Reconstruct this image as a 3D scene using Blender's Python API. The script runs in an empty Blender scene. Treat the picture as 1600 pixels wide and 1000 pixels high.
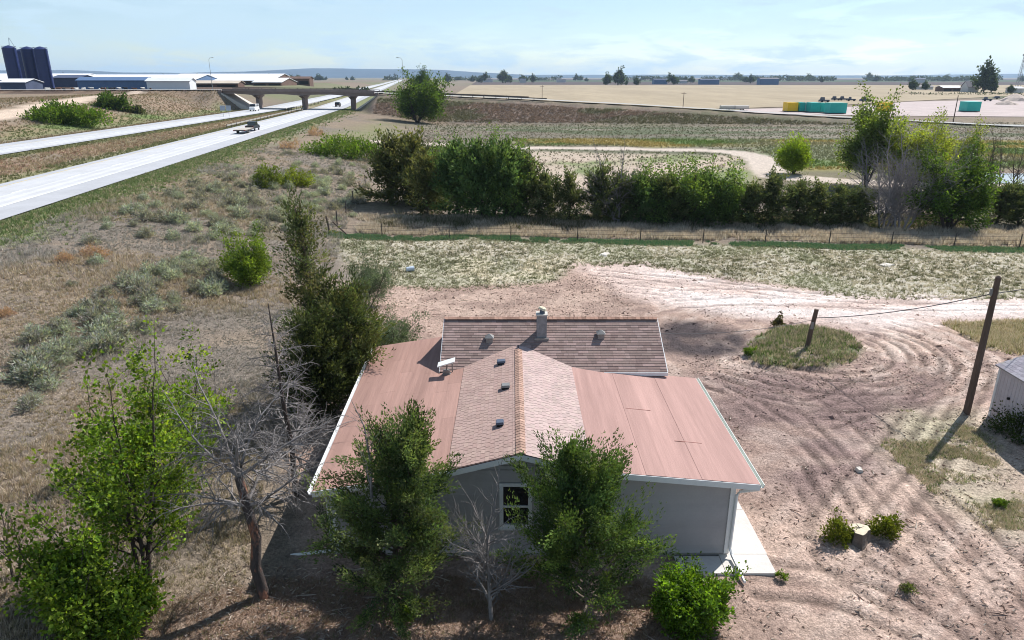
import bpy, math, random
import numpy as np
from mathutils import Matrix, Vector

# ------------------------------------------------------------------ camera, sky, sun, exposure
SC = bpy.context.scene
COL = SC.collection
R = math.radians
HAZE = 6e-5
CAM_H, PITCH, FPX = 14.5, R(18.98), 1105.0
cam_d = bpy.data.cameras.new('camera')
cam_d.sensor_width = 36.0
cam_d.lens = 36.0 * FPX / 1600.0
cam_d.clip_start, cam_d.clip_end = 0.1, 60000
cam = bpy.data.objects.new('camera', cam_d)
COL.objects.link(cam)
cam.location = (0, 0, CAM_H)
cam.rotation_euler = (R(90) - PITCH, 0, 0)
SC.camera = cam
SC.view_settings.view_transform = 'Standard'
SC.view_settings.look = 'None'
SC.view_settings.exposure = 0.42
SC.view_settings.gamma = 1.0
SC.cycles.max_bounces = 6
SC.cycles.transparent_max_bounces = 8
SC.cycles.volume_bounces = 0
SC.cycles.filter_width = 1.0

SUN_EL, SUN_AZ = R(46), R(44)            # azimuth measured from +Y towards +X
sun_d = bpy.data.lights.new('sun', 'SUN')
sun_d.energy, sun_d.angle, sun_d.color = 5.0, R(0.53), (1.0, 0.965, 0.93)
sun = bpy.data.objects.new('sun', sun_d)
COL.objects.link(sun)
sv = Vector((math.sin(SUN_AZ) * math.cos(SUN_EL), math.cos(SUN_AZ) * math.cos(SUN_EL), math.sin(SUN_EL)))
sun.location = sv * 100
sun.rotation_euler = sv.to_track_quat('Z', 'Y').to_euler()

W = bpy.data.worlds.new('World'); SC.world = W; W.use_nodes = True
nt = W.node_tree; N = nt.nodes; LK = nt.links
N.clear()
wo = N.new('ShaderNodeOutputWorld'); bg = N.new('ShaderNodeBackground')
sky = N.new('ShaderNodeTexSky'); sky.sky_type = 'NISHITA'; sky.sun_disc = False
sky.sun_elevation, sky.sun_rotation = SUN_EL, SUN_AZ
sky.altitude, sky.air_density, sky.dust_density, sky.ozone_density = 1400, 1.0, 0.6, 2.5
tc = N.new('ShaderNodeTexCoord'); sep = N.new('ShaderNodeSeparateXYZ')
LK.new(tc.outputs['Generated'], sep.inputs[0])
def wmath(op, a, b=None, c=None):
    n = N.new('ShaderNodeMath'); n.operation = op
    for i, v in enumerate((a, b, c)):
        if v is None: continue
        if isinstance(v, (int, float)): n.inputs[i].default_value = v
        else: LK.new(v, n.inputs[i])
    return n.outputs[0]
zc_ = wmath('ADD', wmath('MAXIMUM', sep.outputs[2], 0.0), 0.09)
comb = N.new('ShaderNodeCombineXYZ')
LK.new(wmath('DIVIDE', sep.outputs[0], zc_), comb.inputs[0])
LK.new(wmath('DIVIDE', sep.outputs[1], zc_), comb.inputs[1])
def wnoise(scale, detail, rough, dist=0.0, off=0.0):
    mp = N.new('ShaderNodeMapping'); mp.inputs['Location'].default_value = (off, off * .7, off * 1.3)
    mp.inputs['Scale'].default_value = (1.0, 1.7, 1.0)
    LK.new(comb.outputs[0], mp.inputs[0])
    n = N.new('ShaderNodeTexNoise'); LK.new(mp.outputs[0], n.inputs['Vector'])
    n.inputs['Scale'].default_value = scale; n.inputs['Detail'].default_value = detail
    n.inputs['Roughness'].default_value = rough; n.inputs['Distortion'].default_value = dist
    return n.outputs['Fac']
def wrange(v, a, b, c, d):
    n = N.new('ShaderNodeMapRange'); n.interpolation_type = 'SMOOTHSTEP'
    LK.new(v, n.inputs[0])
    for i, q in enumerate((a, b, c, d)): n.inputs[i + 1].default_value = q
    return n.outputs[0]
# thin cloud sheet, thicker towards the horizon, with small flat puffs in it
def snoise(sx, sz, scale, detail, rough, off):
    mp = N.new('ShaderNodeMapping'); mp.inputs['Location'].default_value = (off, off * .7, off * 1.3)
    mp.inputs['Scale'].default_value = (sx, sx, sz); LK.new(tc.outputs['Generated'], mp.inputs[0])
    n = N.new('ShaderNodeTexNoise'); LK.new(mp.outputs[0], n.inputs['Vector']); n.inputs['Scale'].default_value = scale
    n.inputs['Detail'].default_value = detail; n.inputs['Roughness'].default_value = rough; n.inputs['Distortion'].default_value = .35
    return n.outputs['Fac']
thick = wrange(sep.outputs[2], 0.0, 0.75, 1.0, .22)
veil = wrange(snoise(1, 5, 2.3, 5, .55, 3.1), .36, .66, .32, .88)
puff = wrange(snoise(1, 4.2, 9.0, 7, .58, 1.7), .50, .66, 0.0, .55)
gap_ = wrange(snoise(1, 5.5, 7.0, 6, .6, 5.2), .50, .68, 0.0, .7)
cl = wmath('MULTIPLY', wmath('MAXIMUM', wmath('SUBTRACT', wmath('MINIMUM', wmath('ADD', veil, puff), 1.0), gap_), 0.05), thick)
mixc = N.new('ShaderNodeMix'); mixc.data_type = 'RGBA'
LK.new(cl, mixc.inputs['Factor']); LK.new(sky.outputs[0], mixc.inputs[6])
mixc.inputs[7].default_value = (4.9, 6.5, 7.6, 1)
LK.new(mixc.outputs[2], bg.inputs['Color']); bg.inputs['Strength'].default_value = 0.098
LK.new(bg.outputs[0], wo.inputs['Surface'])

# ------------------------------------------------------------------ helpers
rngG = np.random.default_rng(7)
def ss(a, b, x):
    t = np.clip((np.asarray(x, float) - a) / (b - a), 0, 1)
    return t * t * (3 - 2 * t)
_perm = np.random.default_rng(99).random((256, 256))
def vnoise(x, y):
    xi = np.floor(x).astype(int); yi = np.floor(y).astype(int)
    fx = x - xi; fy = y - yi
    fx = fx * fx * (3 - 2 * fx); fy = fy * fy * (3 - 2 * fy)
    g = lambda i, j: _perm[i & 255, j & 255]
    return (g(xi, yi) * (1 - fx) + g(xi + 1, yi) * fx) * (1 - fy) + (g(xi, yi + 1) * (1 - fx) + g(xi + 1, yi + 1) * fx) * fy
def fbm(x, y, s, o=4, off=0.0):
    v = 0; a = .5; t = 0
    x = np.asarray(x, float) + off * 13.7; y = np.asarray(y, float) + off * 7.1
    for i in range(o):
        v = v + a * vnoise(x / s + i * 17.3, y / s + i * 5.9); t += a; a *= .5; s *= .5
    return v / t

# --- the lie of the land
def near_edge(y):                       # right edge of the near carriageway
    y = np.asarray(y, float)
    return -43.5 - .0938 * (np.minimum(y, 290) - 59.6) - .136 * np.maximum(y - 290, 0)
FY = [-200, 122, 200, 283, 460, 1100, 4000]
FX = [-78.2, -86, -88.5, -91.5, -112, -198, -592]
def far_mid(y): return np.interp(y, FY, FX)
CX = [-420, -150, -112, -62, -35, 0, 45, 100, 152, 200, 600]
CZ = [8.6, 9.6, 9.7, 9.5, 8.4, 7.4, 5.5, 2.6, .35, .3, .3]
def cross_y(x): return 263 - .245 * np.asarray(x, float)
def cross_z(x): return np.interp(x, CX, CZ)
def base_terrain(x, y):
    x = np.asarray(x, float); y = np.asarray(y, float)
    u = x - near_edge(y)
    wid = 34 + np.maximum(y - 330, 0) * .12
    z = 2.85 * (1 - ss(3, 1, u) * 0) * (1 - ss(4, 4 + wid, u))
    z = z - .5 * np.exp(-((x - (near_edge(y) - 12.5 + far_mid(y) + 6) / 2) / 4.0) ** 2)
    ul = far_mid(y) - 11 - x
    plat = 5.3 * ss(0, 34, ul) * ss(70, 215, y) * (1 - ss(900, 1700, y))
    z = z + plat - .6 * np.exp(-((ul - 1) / 3.0) ** 2)
    return z
def terrain(x, y):
    x = np.asarray(x, float); y = np.asarray(y, float)
    z = base_terrain(x, y)
    far = np.exp(-((np.hypot(x, y)) / 260.0) ** 2)
    yard = np.clip(np.hypot((x - 2) / 30, (y - 27) / 18), 0, 1)
    rd = np.clip(np.minimum(np.abs(x - near_edge(y) + 6) - 8, np.abs(x - far_mid(y)) - 8) / 6, 0, 1)
    z = z + far * rd * yard * ((fbm(x, y, 22, 3) - .5) * .9) + far * rd * (.25 + .75 * yard) * (fbm(x, y, 2.2, 3, 5) - .5) * .14
    d = np.abs(y - cross_y(x)) * .971
    emb = cross_z(x) - .4 - np.maximum(d - 5.0, 0) * .36 + (fbm(x, y, 6, 3, 2) - .5) * .9 * ss(6, 12, d)
    gap = np.minimum(x + 110, -51 - x)          # inside the opening of the bridge
    emb = emb - np.maximum(gap + 2.5, 0) * .7
    emb = np.where(x > 170, -5, emb)
    z = np.maximum(z, emb)
    return z
# --- a pixel of the photograph to a place on the land
_cp, _sp = math.cos(PITCH), math.sin(PITCH)
def ray(px, py):
    dx = (px - 800) / FPX; dv = (py - 500) / FPX
    return np.array((dx, _cp - dv * _sp, -_sp - dv * _cp))
def P(px, py, z=0.0):
    d = ray(px, py); t = (z - CAM_H) / d[2]
    return np.array((d[0] * t, d[1] * t, z))
def G(px, py):
    d = ray(px, py)
    t = np.geomspace(8, 4000, 6000)
    z = CAM_H + d[2] * t
    hit = np.nonzero(z < terrain(d[0] * t, d[1] * t))[0]
    i = hit[0] if len(hit) else len(t) - 1
    return np.array((d[0] * t[i], d[1] * t[i], float(terrain(d[0] * t[i], d[1] * t[i]))))
def tz(x, y): return float(terrain(x, y))

# --- materials
MATS = {}
def mat(name, col=(.5, .5, .5), rough=.8, var=.0, vs=3.0, bump=0.0, bs=20.0, metal=0.0, attr=None, rnd=0.0,
        trans=0.0, coord='world', stretch=None, spec=.3, transcol=None, speck=0.0, ss_=11.0, col2=None, bd=.05):
    if name in MATS: return MATS[name]
    m = bpy.data.materials.new(name); m.use_nodes = True
    nt = m.node_tree; n = nt.nodes; l = nt.links
    b = n['Principled BSDF']; b.inputs['Roughness'].default_value = rough
    b.inputs['Metallic'].default_value = metal; b.inputs['Specular IOR Level'].default_value = spec
    if attr:
        a = n.new('ShaderNodeAttribute'); a.attribute_name = attr; c = a.outputs['Color']
    else:
        a = n.new('ShaderNodeRGB'); a.outputs[0].default_value = (*col, 1); c = a.outputs[0]
    if coord == 'world': pos = n.new('ShaderNodeNewGeometry').outputs['Position']
    else: pos = n.new('ShaderNodeTexCoord').outputs['Object']
    if stretch:
        mp = n.new('ShaderNodeMapping'); mp.inputs['Scale'].default_value = stretch
        l.new(pos, mp.inputs[0]); pos = mp.outputs[0]
    def noise(sc, det=5, ro=.6):
        q = n.new('ShaderNodeTexNoise'); q.inputs['Scale'].default_value = sc
        q.inputs['Detail'].default_value = det; q.inputs['Roughness'].default_value = ro
        l.new(pos, q.inputs['Vector']); return q.outputs['Fac']
    def scale(c, fac, lo, hi):
        r = n.new('ShaderNodeMapRange'); l.new(fac, r.inputs[0])
        r.inputs[1].default_value, r.inputs[2].default_value = .25, .75
        r.inputs[3].default_value, r.inputs[4].default_value = lo, hi
        v = n.new('ShaderNodeVectorMath'); v.operation = 'SCALE'
        l.new(c, v.inputs[0]); l.new(r.outputs[0], v.inputs['Scale']); return v.outputs[0]
    if col2:
        mx2 = n.new('ShaderNodeMix'); mx2.data_type = 'RGBA'; r = n.new('ShaderNodeMapRange'); l.new(noise(vs * .8), r.inputs[0])
        r.inputs[1].default_value, r.inputs[2].default_value = .5, .58
        l.new(r.outputs[0], mx2.inputs['Factor']); l.new(c, mx2.inputs[6]); mx2.inputs[7].default_value = (*col2, 1); c = mx2.outputs[2]
    if speck:
        c = scale(c, noise(ss_, 3, .7), 1 - speck, 1 + speck)
        c = scale(c, noise(ss_ * 2.7, 2, .7), 1 - speck * .8, 1 + speck * .8)
    if var:
        c = scale(c, noise(vs), 1 - var, 1 + var)
        c = scale(c, noise(vs * 6.3, 3), 1 - var * .6, 1 + var * .6)
    if rnd:
        oi = n.new('ShaderNodeObjectInfo')
        r = n.new('ShaderNodeMapRange'); l.new(oi.outputs['Random'], r.inputs[0])
        r.inputs[3].default_value, r.inputs[4].default_value = 1 - rnd, 1 + rnd
        v = n.new('ShaderNodeVectorMath'); v.operation = 'SCALE'
        l.new(c, v.inputs[0]); l.new(r.outputs[0], v.inputs['Scale']); c = v.outputs[0]
    l.new(c, b.inputs['Base Color'])
    if bump:
        bp = n.new('ShaderNodeBump'); bp.inputs['Strength'].default_value = bump
        bp.inputs['Distance'].default_value = bd
        l.new(noise(bs, 6, .65), bp.inputs['Height']); l.new(bp.outputs[0], b.inputs['Normal'])
    if trans:
        t = n.new('ShaderNodeBsdfTranslucent'); mx = n.new('ShaderNodeMixShader')
        tv = n.new('ShaderNodeVectorMath'); tv.operation = 'MULTIPLY'
        tv.inputs[1].default_value = transcol or (1.5, 1.6, .8)
        l.new(c, tv.inputs[0]); l.new(tv.outputs[0], t.inputs['Color'])
        mx.inputs[0].default_value = trans
        l.new(b.outputs[0], mx.inputs[1]); l.new(t.outputs[0], mx.inputs[2])
        l.new(mx.outputs[0], n['Material Output'].inputs['Surface'])
    MATS[name] = m
    return m

# --- meshes
def mesh_np(name, V, F, material, cols=None, smooth=False):
    V = np.asarray(V, np.float32).reshape(-1, 3)
    me = bpy.data.meshes.new(name)
    if isinstance(F, np.ndarray):
        k = F.shape[1]; nf = len(F)
        me.vertices.add(len(V)); me.vertices.foreach_set('co', V.ravel())
        me.loops.add(nf * k); me.loops.foreach_set('vertex_index', F.astype(np.int32).ravel())
        me.polygons.add(nf)
        me.polygons.foreach_set('loop_start', np.arange(0, nf * k, k, dtype=np.int32))
        me.update(calc_edges=True)
    else:
        me.from_pydata([tuple(map(float, v)) for v in V], [], [tuple(int(i) for i in f) for f in F])
    if cols is not None:
        a = me.color_attributes.new('Col', 'FLOAT_COLOR', 'POINT')
        c = np.ones((len(V), 4), np.float32); c[:, :3] = cols
        a.data.foreach_set('color', c.ravel())
    me.polygons.foreach_set('use_smooth', np.full(len(me.polygons), bool(smooth)))
    if material: me.materials.append(material)
    return me
def link(name, me, parent=None, loc=None, rz=0.0, sc=None):
    o = bpy.data.objects.new(name, me); COL.objects.link(o)
    if parent is not None: o.parent = parent
    if loc is not None: o.location = [float(c) for c in loc]
    if rz: o.rotation_euler[2] = rz
    if sc is not None: o.scale = (sc, sc, sc) if isinstance(sc, (int, float)) else sc
    return o
def tag(o, label=None, cat=None, group=None, kind=None):
    if label: o['label'] = label
    if cat: o['category'] = cat
    if group: o['group'] = group
    if kind: o['kind'] = kind
    return o
def thing(name, label, cat, loc=(0, 0, 0), rz=0.0, group=None):
    return tag(link(name, None, None, loc, rz), label, cat, group)
class MB:
    """collects boxes, tubes and prisms into one mesh"""
    def __init__(s): s.V = []; s.F = []
    def add(s, V, F):
        o = len(s.V); s.V += [tuple(map(float, v)) for v in V]; s.F += [tuple(i + o for i in f) for f in F]; return s
    def box(s, x0, x1, y0, y1, z0, z1):
        return s.add([(x0, y0, z0), (x1, y0, z0), (x1, y1, z0), (x0, y1, z0), (x0, y0, z1), (x1, y0, z1), (x1, y1, z1), (x0, y1, z1)],
                     [(0, 3, 2, 1), (4, 5, 6, 7), (0, 1, 5, 4), (1, 2, 6, 5), (2, 3, 7, 6), (3, 0, 4, 7)])
    def hexa(s, p):                     # eight corners, lower ring then upper ring
        return s.add(p, [(0, 3, 2, 1), (4, 5, 6, 7), (0, 1, 5, 4), (1, 2, 6, 5), (2, 3, 7, 6), (3, 0, 4, 7)])
    def prism(s, ring, off):            # polygon extruded by a vector
        n = len(ring); top = [(p[0] + off[0], p[1] + off[1], p[2] + off[2]) for p in ring]
        return s.add(list(ring) + top, [tuple(range(n))[::-1], tuple(range(n, 2 * n))] + [(i, (i + 1) % n, n + (i + 1) % n, n + i) for i in range(n)])
    def tube(s, pts, rad, k=8, cap=True):
        pts = [Vector([float(c) for c in p]) for p in pts]; n = len(pts)
        rad = rad if hasattr(rad, '__len__') else [rad] * n
        V = []; F = []
        for i, p in enumerate(pts):
            t = (pts[min(i + 1, n - 1)] - pts[max(i - 1, 0)]).normalized()
            a = t.cross(Vector((0, 0, 1)) if abs(t.z) < .9 else Vector((1, 0, 0))).normalized(); b = t.cross(a)
            for j in range(k):
                w = 2 * math.pi * j / k
                V.append(p + (a * math.cos(w) + b * math.sin(w)) * rad[i])
        for i in range(n - 1):
            for j in range(k):
                F.append((i * k + j, i * k + (j + 1) % k, (i + 1) * k + (j + 1) % k, (i + 1) * k + j))
        if cap: F.append(tuple(range(k))[::-1]); F.append(tuple(range((n - 1) * k, n * k)))
        return s.add(V, F)
    def build(s, name, m, parent=None, loc=None, rz=0.0, smooth=False):
        me = mesh_np(name, s.V, s.F, m, smooth=smooth)
        return link(name, me, parent, loc, rz)
ORD = ['first', 'second', 'third', 'fourth', 'fifth', 'sixth', 'seventh', 'eighth', 'ninth', 'tenth', 'eleventh', 'twelfth',
       'thirteenth', 'fourteenth', 'fifteenth', 'sixteenth', 'seventeenth', 'eighteenth', 'nineteenth', 'twentieth',
       'twenty-first', 'twenty-second', 'twenty-third', 'twenty-fourth', 'twenty-fifth', 'twenty-sixth']

# ------------------------------------------------------------------ ground
def lines(*segs):
    out = []
    for a, b, st in segs: out.append(np.linspace(a, b, max(2, int(round((b - a) / st)) + 1))[:-1])
    return out
def geo(a, b, n): return np.sign(a) * np.geomspace(abs(a), abs(b), n)
XL = np.concatenate([geo(-215, -14000, 40)[::-1], *lines((-215, -78, 2.0), (-78, -16, .75), (-16, 5, .45), (5, 24, .14), (24, 34, .3), (34, 90, .8), (90, 180, 1.8)), geo(180, 14000, 40)])
YL = np.concatenate([-geo(4.0, 400, 14)[::-1], *lines((-3.5, 14, .6), (14, 42, .14), (42, 54, .26), (54, 110, .6), (110, 330, 2.1)), geo(330, 14000, 60)])
XL = np.unique(np.concatenate([XL])); YL = np.unique(YL)
GX, GY = np.meshgrid(XL, YL)
GZ = terrain(GX, GY)

def poly_mask(poly, soft, x=None, y=None, wob=0.0, ws=6.0):
    x = GX if x is None else x; y = GY if y is None else y
    if wob:
        x, y = x + (fbm(x, y, ws, 3, 11) - .5) * 2 * wob, y + (fbm(x, y, ws, 3, 23) - .5) * 2 * wob
    p = np.asarray(poly, float)[:, :2]; n = len(p)
    ins = np.zeros(x.shape, bool); dist = np.full(x.shape, 1e9)
    for i in range(n):
        x0, y0 = p[i]; x1, y1 = p[(i + 1) % n]
        c = ((y0 > y) != (y1 > y)) & (x < (x1 - x0) * (y - y0) / (y1 - y0 + 1e-12) + x0)
        ins ^= c
        l2 = (x1 - x0) ** 2 + (y1 - y0) ** 2 + 1e-9
        t = np.clip(((x - x0) * (x1 - x0) + (y - y0) * (y1 - y0)) / l2, 0, 1)
        dist = np.minimum(dist, np.hypot(x - x0 - t * (x1 - x0), y - y0 - t * (y1 - y0)))
    sd = np.where(ins, dist, -dist)
    return ss(-soft, soft, sd)
def line_dist(pl, x, y):
    p = np.asarray(pl, float)[:, :2]; d = np.full(x.shape, 1e9)
    for (x0, y0), (x1, y1) in zip(p[:-1], p[1:]):
        l2 = (x1 - x0) ** 2 + (y1 - y0) ** 2 + 1e-9
        t = np.clip(((x - x0) * (x1 - x0) + (y - y0) * (y1 - y0)) / l2, 0, 1)
        d = np.minimum(d, np.hypot(x - x0 - t * (x1 - x0), y - y0 - t * (y1 - y0)))
    return d
def smooth_line(pts, n=8):
    p = np.asarray(pts, float)[:, :2]; out = []
    q = np.vstack([2 * p[0] - p[1], p, 2 * p[-1] - p[-2]])
    for i in range(1, len(q) - 2):
        for t in np.linspace(0, 1, n, endpoint=False):
            a, b, c, d = q[i - 1], q[i], q[i + 1], q[i + 2]
            out.append(.5 * (2 * b + (c - a) * t + (2 * a - 5 * b + 4 * c - d) * t * t + (3 * b - a - 3 * c + d) * t ** 3))
    out.append(p[-1]); return np.array(out)
def pix(*pts): return [G(*p) for p in pts]

YARD = pix((470, 640), (560, 448), (740, 447), (880, 440), (900, 412), (1010, 412), (1160, 437), (1330, 462), (1600, 468), (1780, 470), (1900, 620), (1800, 999), (1000, 1100), (300, 1100), (480, 900))
DRIVE = pix((895, 414), (1000, 412), (1120, 436), (1250, 458), (1600, 468), (1900, 470), (1900, 500), (1600, 497), (1440, 505), (1340, 512), (1200, 500), (1060, 480), (975, 455))
DARKY = pix((1060, 585), (1150, 580), (1280, 590), (1400, 560), (1470, 580), (1480, 640), (1420, 690), (1330, 745), (1250, 800), (1195, 770), (1140, 690))
ISLE = pix((1166, 558), (1180, 530), (1215, 516), (1270, 512), (1325, 525), (1346, 545), (1330, 565), (1280, 577), (1220, 577), (1180, 570))
PATCHR = pix((1478, 508), (1600, 500), (1800, 500), (1800, 575), (1600, 556), (1540, 545))
WEEDR = pix((1400, 650), (1500, 640), (1560, 690), (1600, 740), (1600, 830), (1480, 780), (1400, 720))
GREENF = pix((510, 362), (700, 369), (1000, 377), (1600, 389), (1600, 396), (1000, 383), (700, 375), (512, 370))
MIDF = pix((520, 366), (1000, 380), (1900, 394), (1900, 472), (1330, 466), (1160, 440), (1010, 416), (900, 416), (860, 445), (560, 452))
PALEF = pix((700, 400), (900, 405), (900, 430), (1010, 470), (920, 478), (800, 455), (680, 430))
LITTER = pix((180, 960), (420, 905), (700, 900), (1000, 900), (1120, 960), (1150, 1100), (100, 1100))
DEADG = pix((560, 335), (900, 348), (1900, 358), (1900, 385), (1000, 374), (560, 364))
LOOP = smooth_line(pix((600, 222), (700, 226), (820, 231), (1000, 233), (1120, 236), (1180, 245), (1200, 262), (1212, 275), (1260, 279), (1400, 287), (1600, 288), (1900, 290)))
PALEB = pix((700, 234), (980, 240), (1150, 244), (1180, 262), (1170, 300), (950, 300), (700, 290))
MARSH = pix((800, 217), (1000, 217), (1300, 219), (1700, 222), (1700, 262), (1230, 265), (1180, 230), (1000, 229), (820, 228))
GRASSC = pix((620, 215), (540, 235), (520, 205), (600, 192))
DRIVEL = smooth_line(pix((-120, 196), (0, 181), (60, 168), (110, 158), (160, 150), (215, 143)))
GREENB = pix((0, 222), (180, 197), (330, 177), (385, 172), (350, 168), (170, 182), (0, 205))

def c3(*c): return np.array(c, float)
C_DRY, C_SAGE, C_DIRT, C_PINK = c3(.235, .185, .135), c3(.185, .16, .135), c3(.42, .30, .24), c3(.56, .43, .36)
C_PALE, C_DARK, C_GREEN, C_LITTER = c3(.80, .70, .62), c3(.215, .15, .135), c3(.10, .16, .045), c3(.30, .215, .165)
def ground_colour(x, y):
    def lay(c, col, m): return c * (1 - m[..., None]) + np.asarray(col) * m[..., None]
    c = np.zeros(x.shape + (3,)) + C_DRY
    u = x - near_edge(y)
    r = np.hypot(x, y)
    n1 = fbm(x, y, 14, 4, 1); n2 = fbm(x, y, 3.0, 4, 2); n3 = fbm(x, y, 40, 3, 3)
    c = lay(c, C_SAGE, ss(.35, .6, n1) * .8)
    c = lay(c, c3(.17, .155, .085), ss(.52, .7, fbm(x, y, 18, 4, 4)) * .7)
    c = lay(c, c3(.28, .215, .155), ss(.5, .68, n2) * .6)
    # plain further off
    fo = ss(150, 420, y)
    c = lay(c, c3(.21, .165, .125), fo * (.6 + .4 * n3))
    c = lay(c, c3(.15, .17, .085), fo * ss(.5, .62, fbm(x, y, 160, 3, 6)) * .7)
    # verge of the highway
    c = lay(c, c3(.19, .21, .10), ss(7.5, 3.0, u + (n2 - .5) * 9) * ss(-1, 0, u) * .95)
    med = ss(-12, -14, u) * ss(-8, -4, x - far_mid(y))
    c = lay(c, c3(.25, .155, .105), med * ss(.35, .6, fbm(x, y, 9, 3, 8)) * .8)
    c = lay(c, c3(.42, .34, .235), med * ss(.52, .62, n1) * .7)
    c = lay(c, c3(.16, .18, .07), med * np.maximum(ss(-17, -13.5, u), ss(11, 7, x - far_mid(y))) * .8)
    # embankment of the crossing road
    d = np.abs(y - cross_y(x)) * .971
    e = ss(2.2, 3.8, terrain(x, y) - base_terrain(x, y) + 2.2) * ss(5, 8, d) * (d < 40) * (x > -60)
    c = lay(c, c3(.19, .145, .12), e * .9)
    c = lay(c, c3(.135, .145, .08), e * ss(.42, .6, fbm(x * .5, y * 1.6, 14, 4, 9)) * .8)
    c = lay(c, c3(.30, .225, .175), e * ss(.52, .66, n2) * .7)
    # flats in front of the embankment
    fl = ss(120, 160, y) * ss(235, 215, y) * ss(-35, -10, x)
    c = lay(c, c3(.185, .165, .125), fl * .8)
    c = lay(c, c3(.10, .12, .065), fl * ss(.45, .6, fbm(x * .25, y * 1.4, 12, 4, 31)) * .85)
    c = lay(c, c3(.27, .225, .18), fl * ss(.55, .68, fbm(x * .3, y * 1.4, 9, 4, 32)) * .7)
    pm = lambda p, s, w=.0, ws=6.0: poly_mask(p, s, x, y, w, ws)
    m = pm(MARSH, 4, 3, 12); c = lay(c, c3(.12, .185, .05), m * .85)
    c = lay(c, c3(.33, .25, .10), m * ss(.48, .58, fbm(x * .5, y, 11, 4, 12)) * .85)
    c = lay(c, c3(.21, .21, .14), m * ss(.5, .62, fbm(x * .5, y, 16, 4, 37)) * ss(38, 50, x) * .8)
    c = lay(c, c3(.20, .20, .10), pm(GRASSC, 6, 4, 10) * .8)
    c = lay(c, c3(.13, .20, .055), pm(GREENB, 3, 3, 8) * .8)
    pen = ss(4, 14, far_mid(y) - 30 - x) * ss(285, 300, y) * ss(520, 470, y)
    c = lay(c, c3(.105, .07, .055), pen * .9)
    bank = ss(0, 6, far_mid(y) - 12 - x) * ss(120, 150, y) * (y < 330)
    c = lay(c, c3(.30, .21, .145), bank * .7 * ss(.4, .6, n1))
    m = pm(PALEB, 3, 2); c = lay(c, c3(.52, .42, .33), m * .8); c = lay(c, c3(.14, .20, .06), m * ss(.54, .66, n1) * .8)
    c = lay(c, c3(.55, .465, .39), ss(3.3, 2.4, line_dist(LOOP, x, y) + (n2 - .5)) * .95)
    c = lay(c, c3(.58, .46, .36), ss(3.8, 2.6, line_dist(DRIVEL, x, y) + (n2 - .5) * 2) * .95)
    # fields between the yard and the windbreak
    m = pm(DEADG, 1.5, 1.5); c = lay(c, c3(.24, .195, .155), m * .9)
    m = pm(MIDF, 1.2, .8); c = lay(c, c3(.50, .455, .36), m * .9)
    c = lay(c, c3(.21, .225, .11), m * ss(.46, .62, fbm(x, y, 5, 4, 14)) * .35)
    c = lay(c, c3(.46, .41, .32), m * ss(.5, .6, fbm(x, y, 2, 4, 15)) * .3)
    c = lay(c, c3(.60, .53, .38), pm(PALEF, 2, 2) * ss(.4, .55, n2) * .8)
    c = lay(c, c3(.14, .21, .11), pm(GREENF, .6, .6, 2) * .75 * ss(.3, .5, fbm(x, y, 2.5, 3, 80)))
    # yard
    m = pm(YARD, .6, 1.0); dirt = lay(c, C_DIRT, np.ones(x.shape))
    dirt = lay(dirt, c3(.48, .355, .285), ss(.4, .62, fbm(x, y, 5, 4, 16)) * .8)
    dirt = lay(dirt, c3(.30, .21, .17), ss(.48, .66, fbm(x + y, y - x, 2.4, 4, 17)) * .7)
    pr_, pa_ = np.hypot(x - 16.6, y - 37), np.arctan2(y - 37, x - 16.6)
    st1 = fbm(pr_ * 1.5, pa_ * 4, 1.0, 4, 33); st2 = fbm((x * .75 + y * .66) * .22, (x * .66 - y * .75) * 1.6, 1.0, 4, 34)
    wr = ss(15, 11, pr_) * ss(3, 8, x)
    stk = st1 * wr + st2 * (1 - wr)
    inr = ss(6, 10, x)
    dirt = lay(dirt, c3(.19, .135, .125), ss(.50, .64, stk) * (.42 * wr + .16 * (1 - wr)) * inr)
    dirt = lay(dirt, c3(.55, .44, .375), ss(.47, .36, stk) * (.6 * wr + .3 * (1 - wr)) * inr)
    c = lay(c, dirt, m) if False else c * (1 - m[..., None]) + dirt * m[..., None]
    c = lay(c, C_DARK, pm(DARKY, 1.6, 1.2, 4) * (.45 + .5 * ss(.35, .6, fbm(x, y, 2.5, 4, 18))))
    c = lay(c, c3(.60, .47, .41) * (.75 + .5 * fbm(x * .4, y * 1.8, 1.6, 4, 35))[..., None], pm(DRIVE, 1.4, 1.2) * .88)
    c = lay(c, c3(.74, .65, .60), pm(DRIVE, 2.2, .8) * ss(.42, .60, fbm(x * .5, y * 1.6, 4, 4, 19)) * ss(8, 14, x) * .9)
    q = np.hypot((x - 10.2) / 3.0, (y - 38.6) / 2.9) + (n2 - .5) * .9
    c = lay(c, c3(.075, .06, .06), ss(1.35, .75, q) * (.75 + .25 * ss(.35, .6, fbm(x, y, 1.2, 4, 36))))
    m = pm(ISLE, .4, .35, 2); c = lay(c, c3(.30, .25, .19), m); c = lay(c, c3(.13, .175, .07), m * ss(.48, .6, fbm(x, y, 1.6, 3, 20)) * .7)
    m = pm(PATCHR, .6, .5); c = lay(c, c3(.44, .36, .24), m)
    m = pm(WEEDR, 1.5, 1.2, 3); c = lay(c, c3(.46, .39, .29), m * .8); c = lay(c, c3(.24, .25, .14), m * ss(.5, .62, n2) * .35)
    c = lay(c, C_LITTER, pm(LITTER, 1.0, 1.0, 3) * (.4 + .55 * ss(.35, .6, n2)))
    return c
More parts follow.
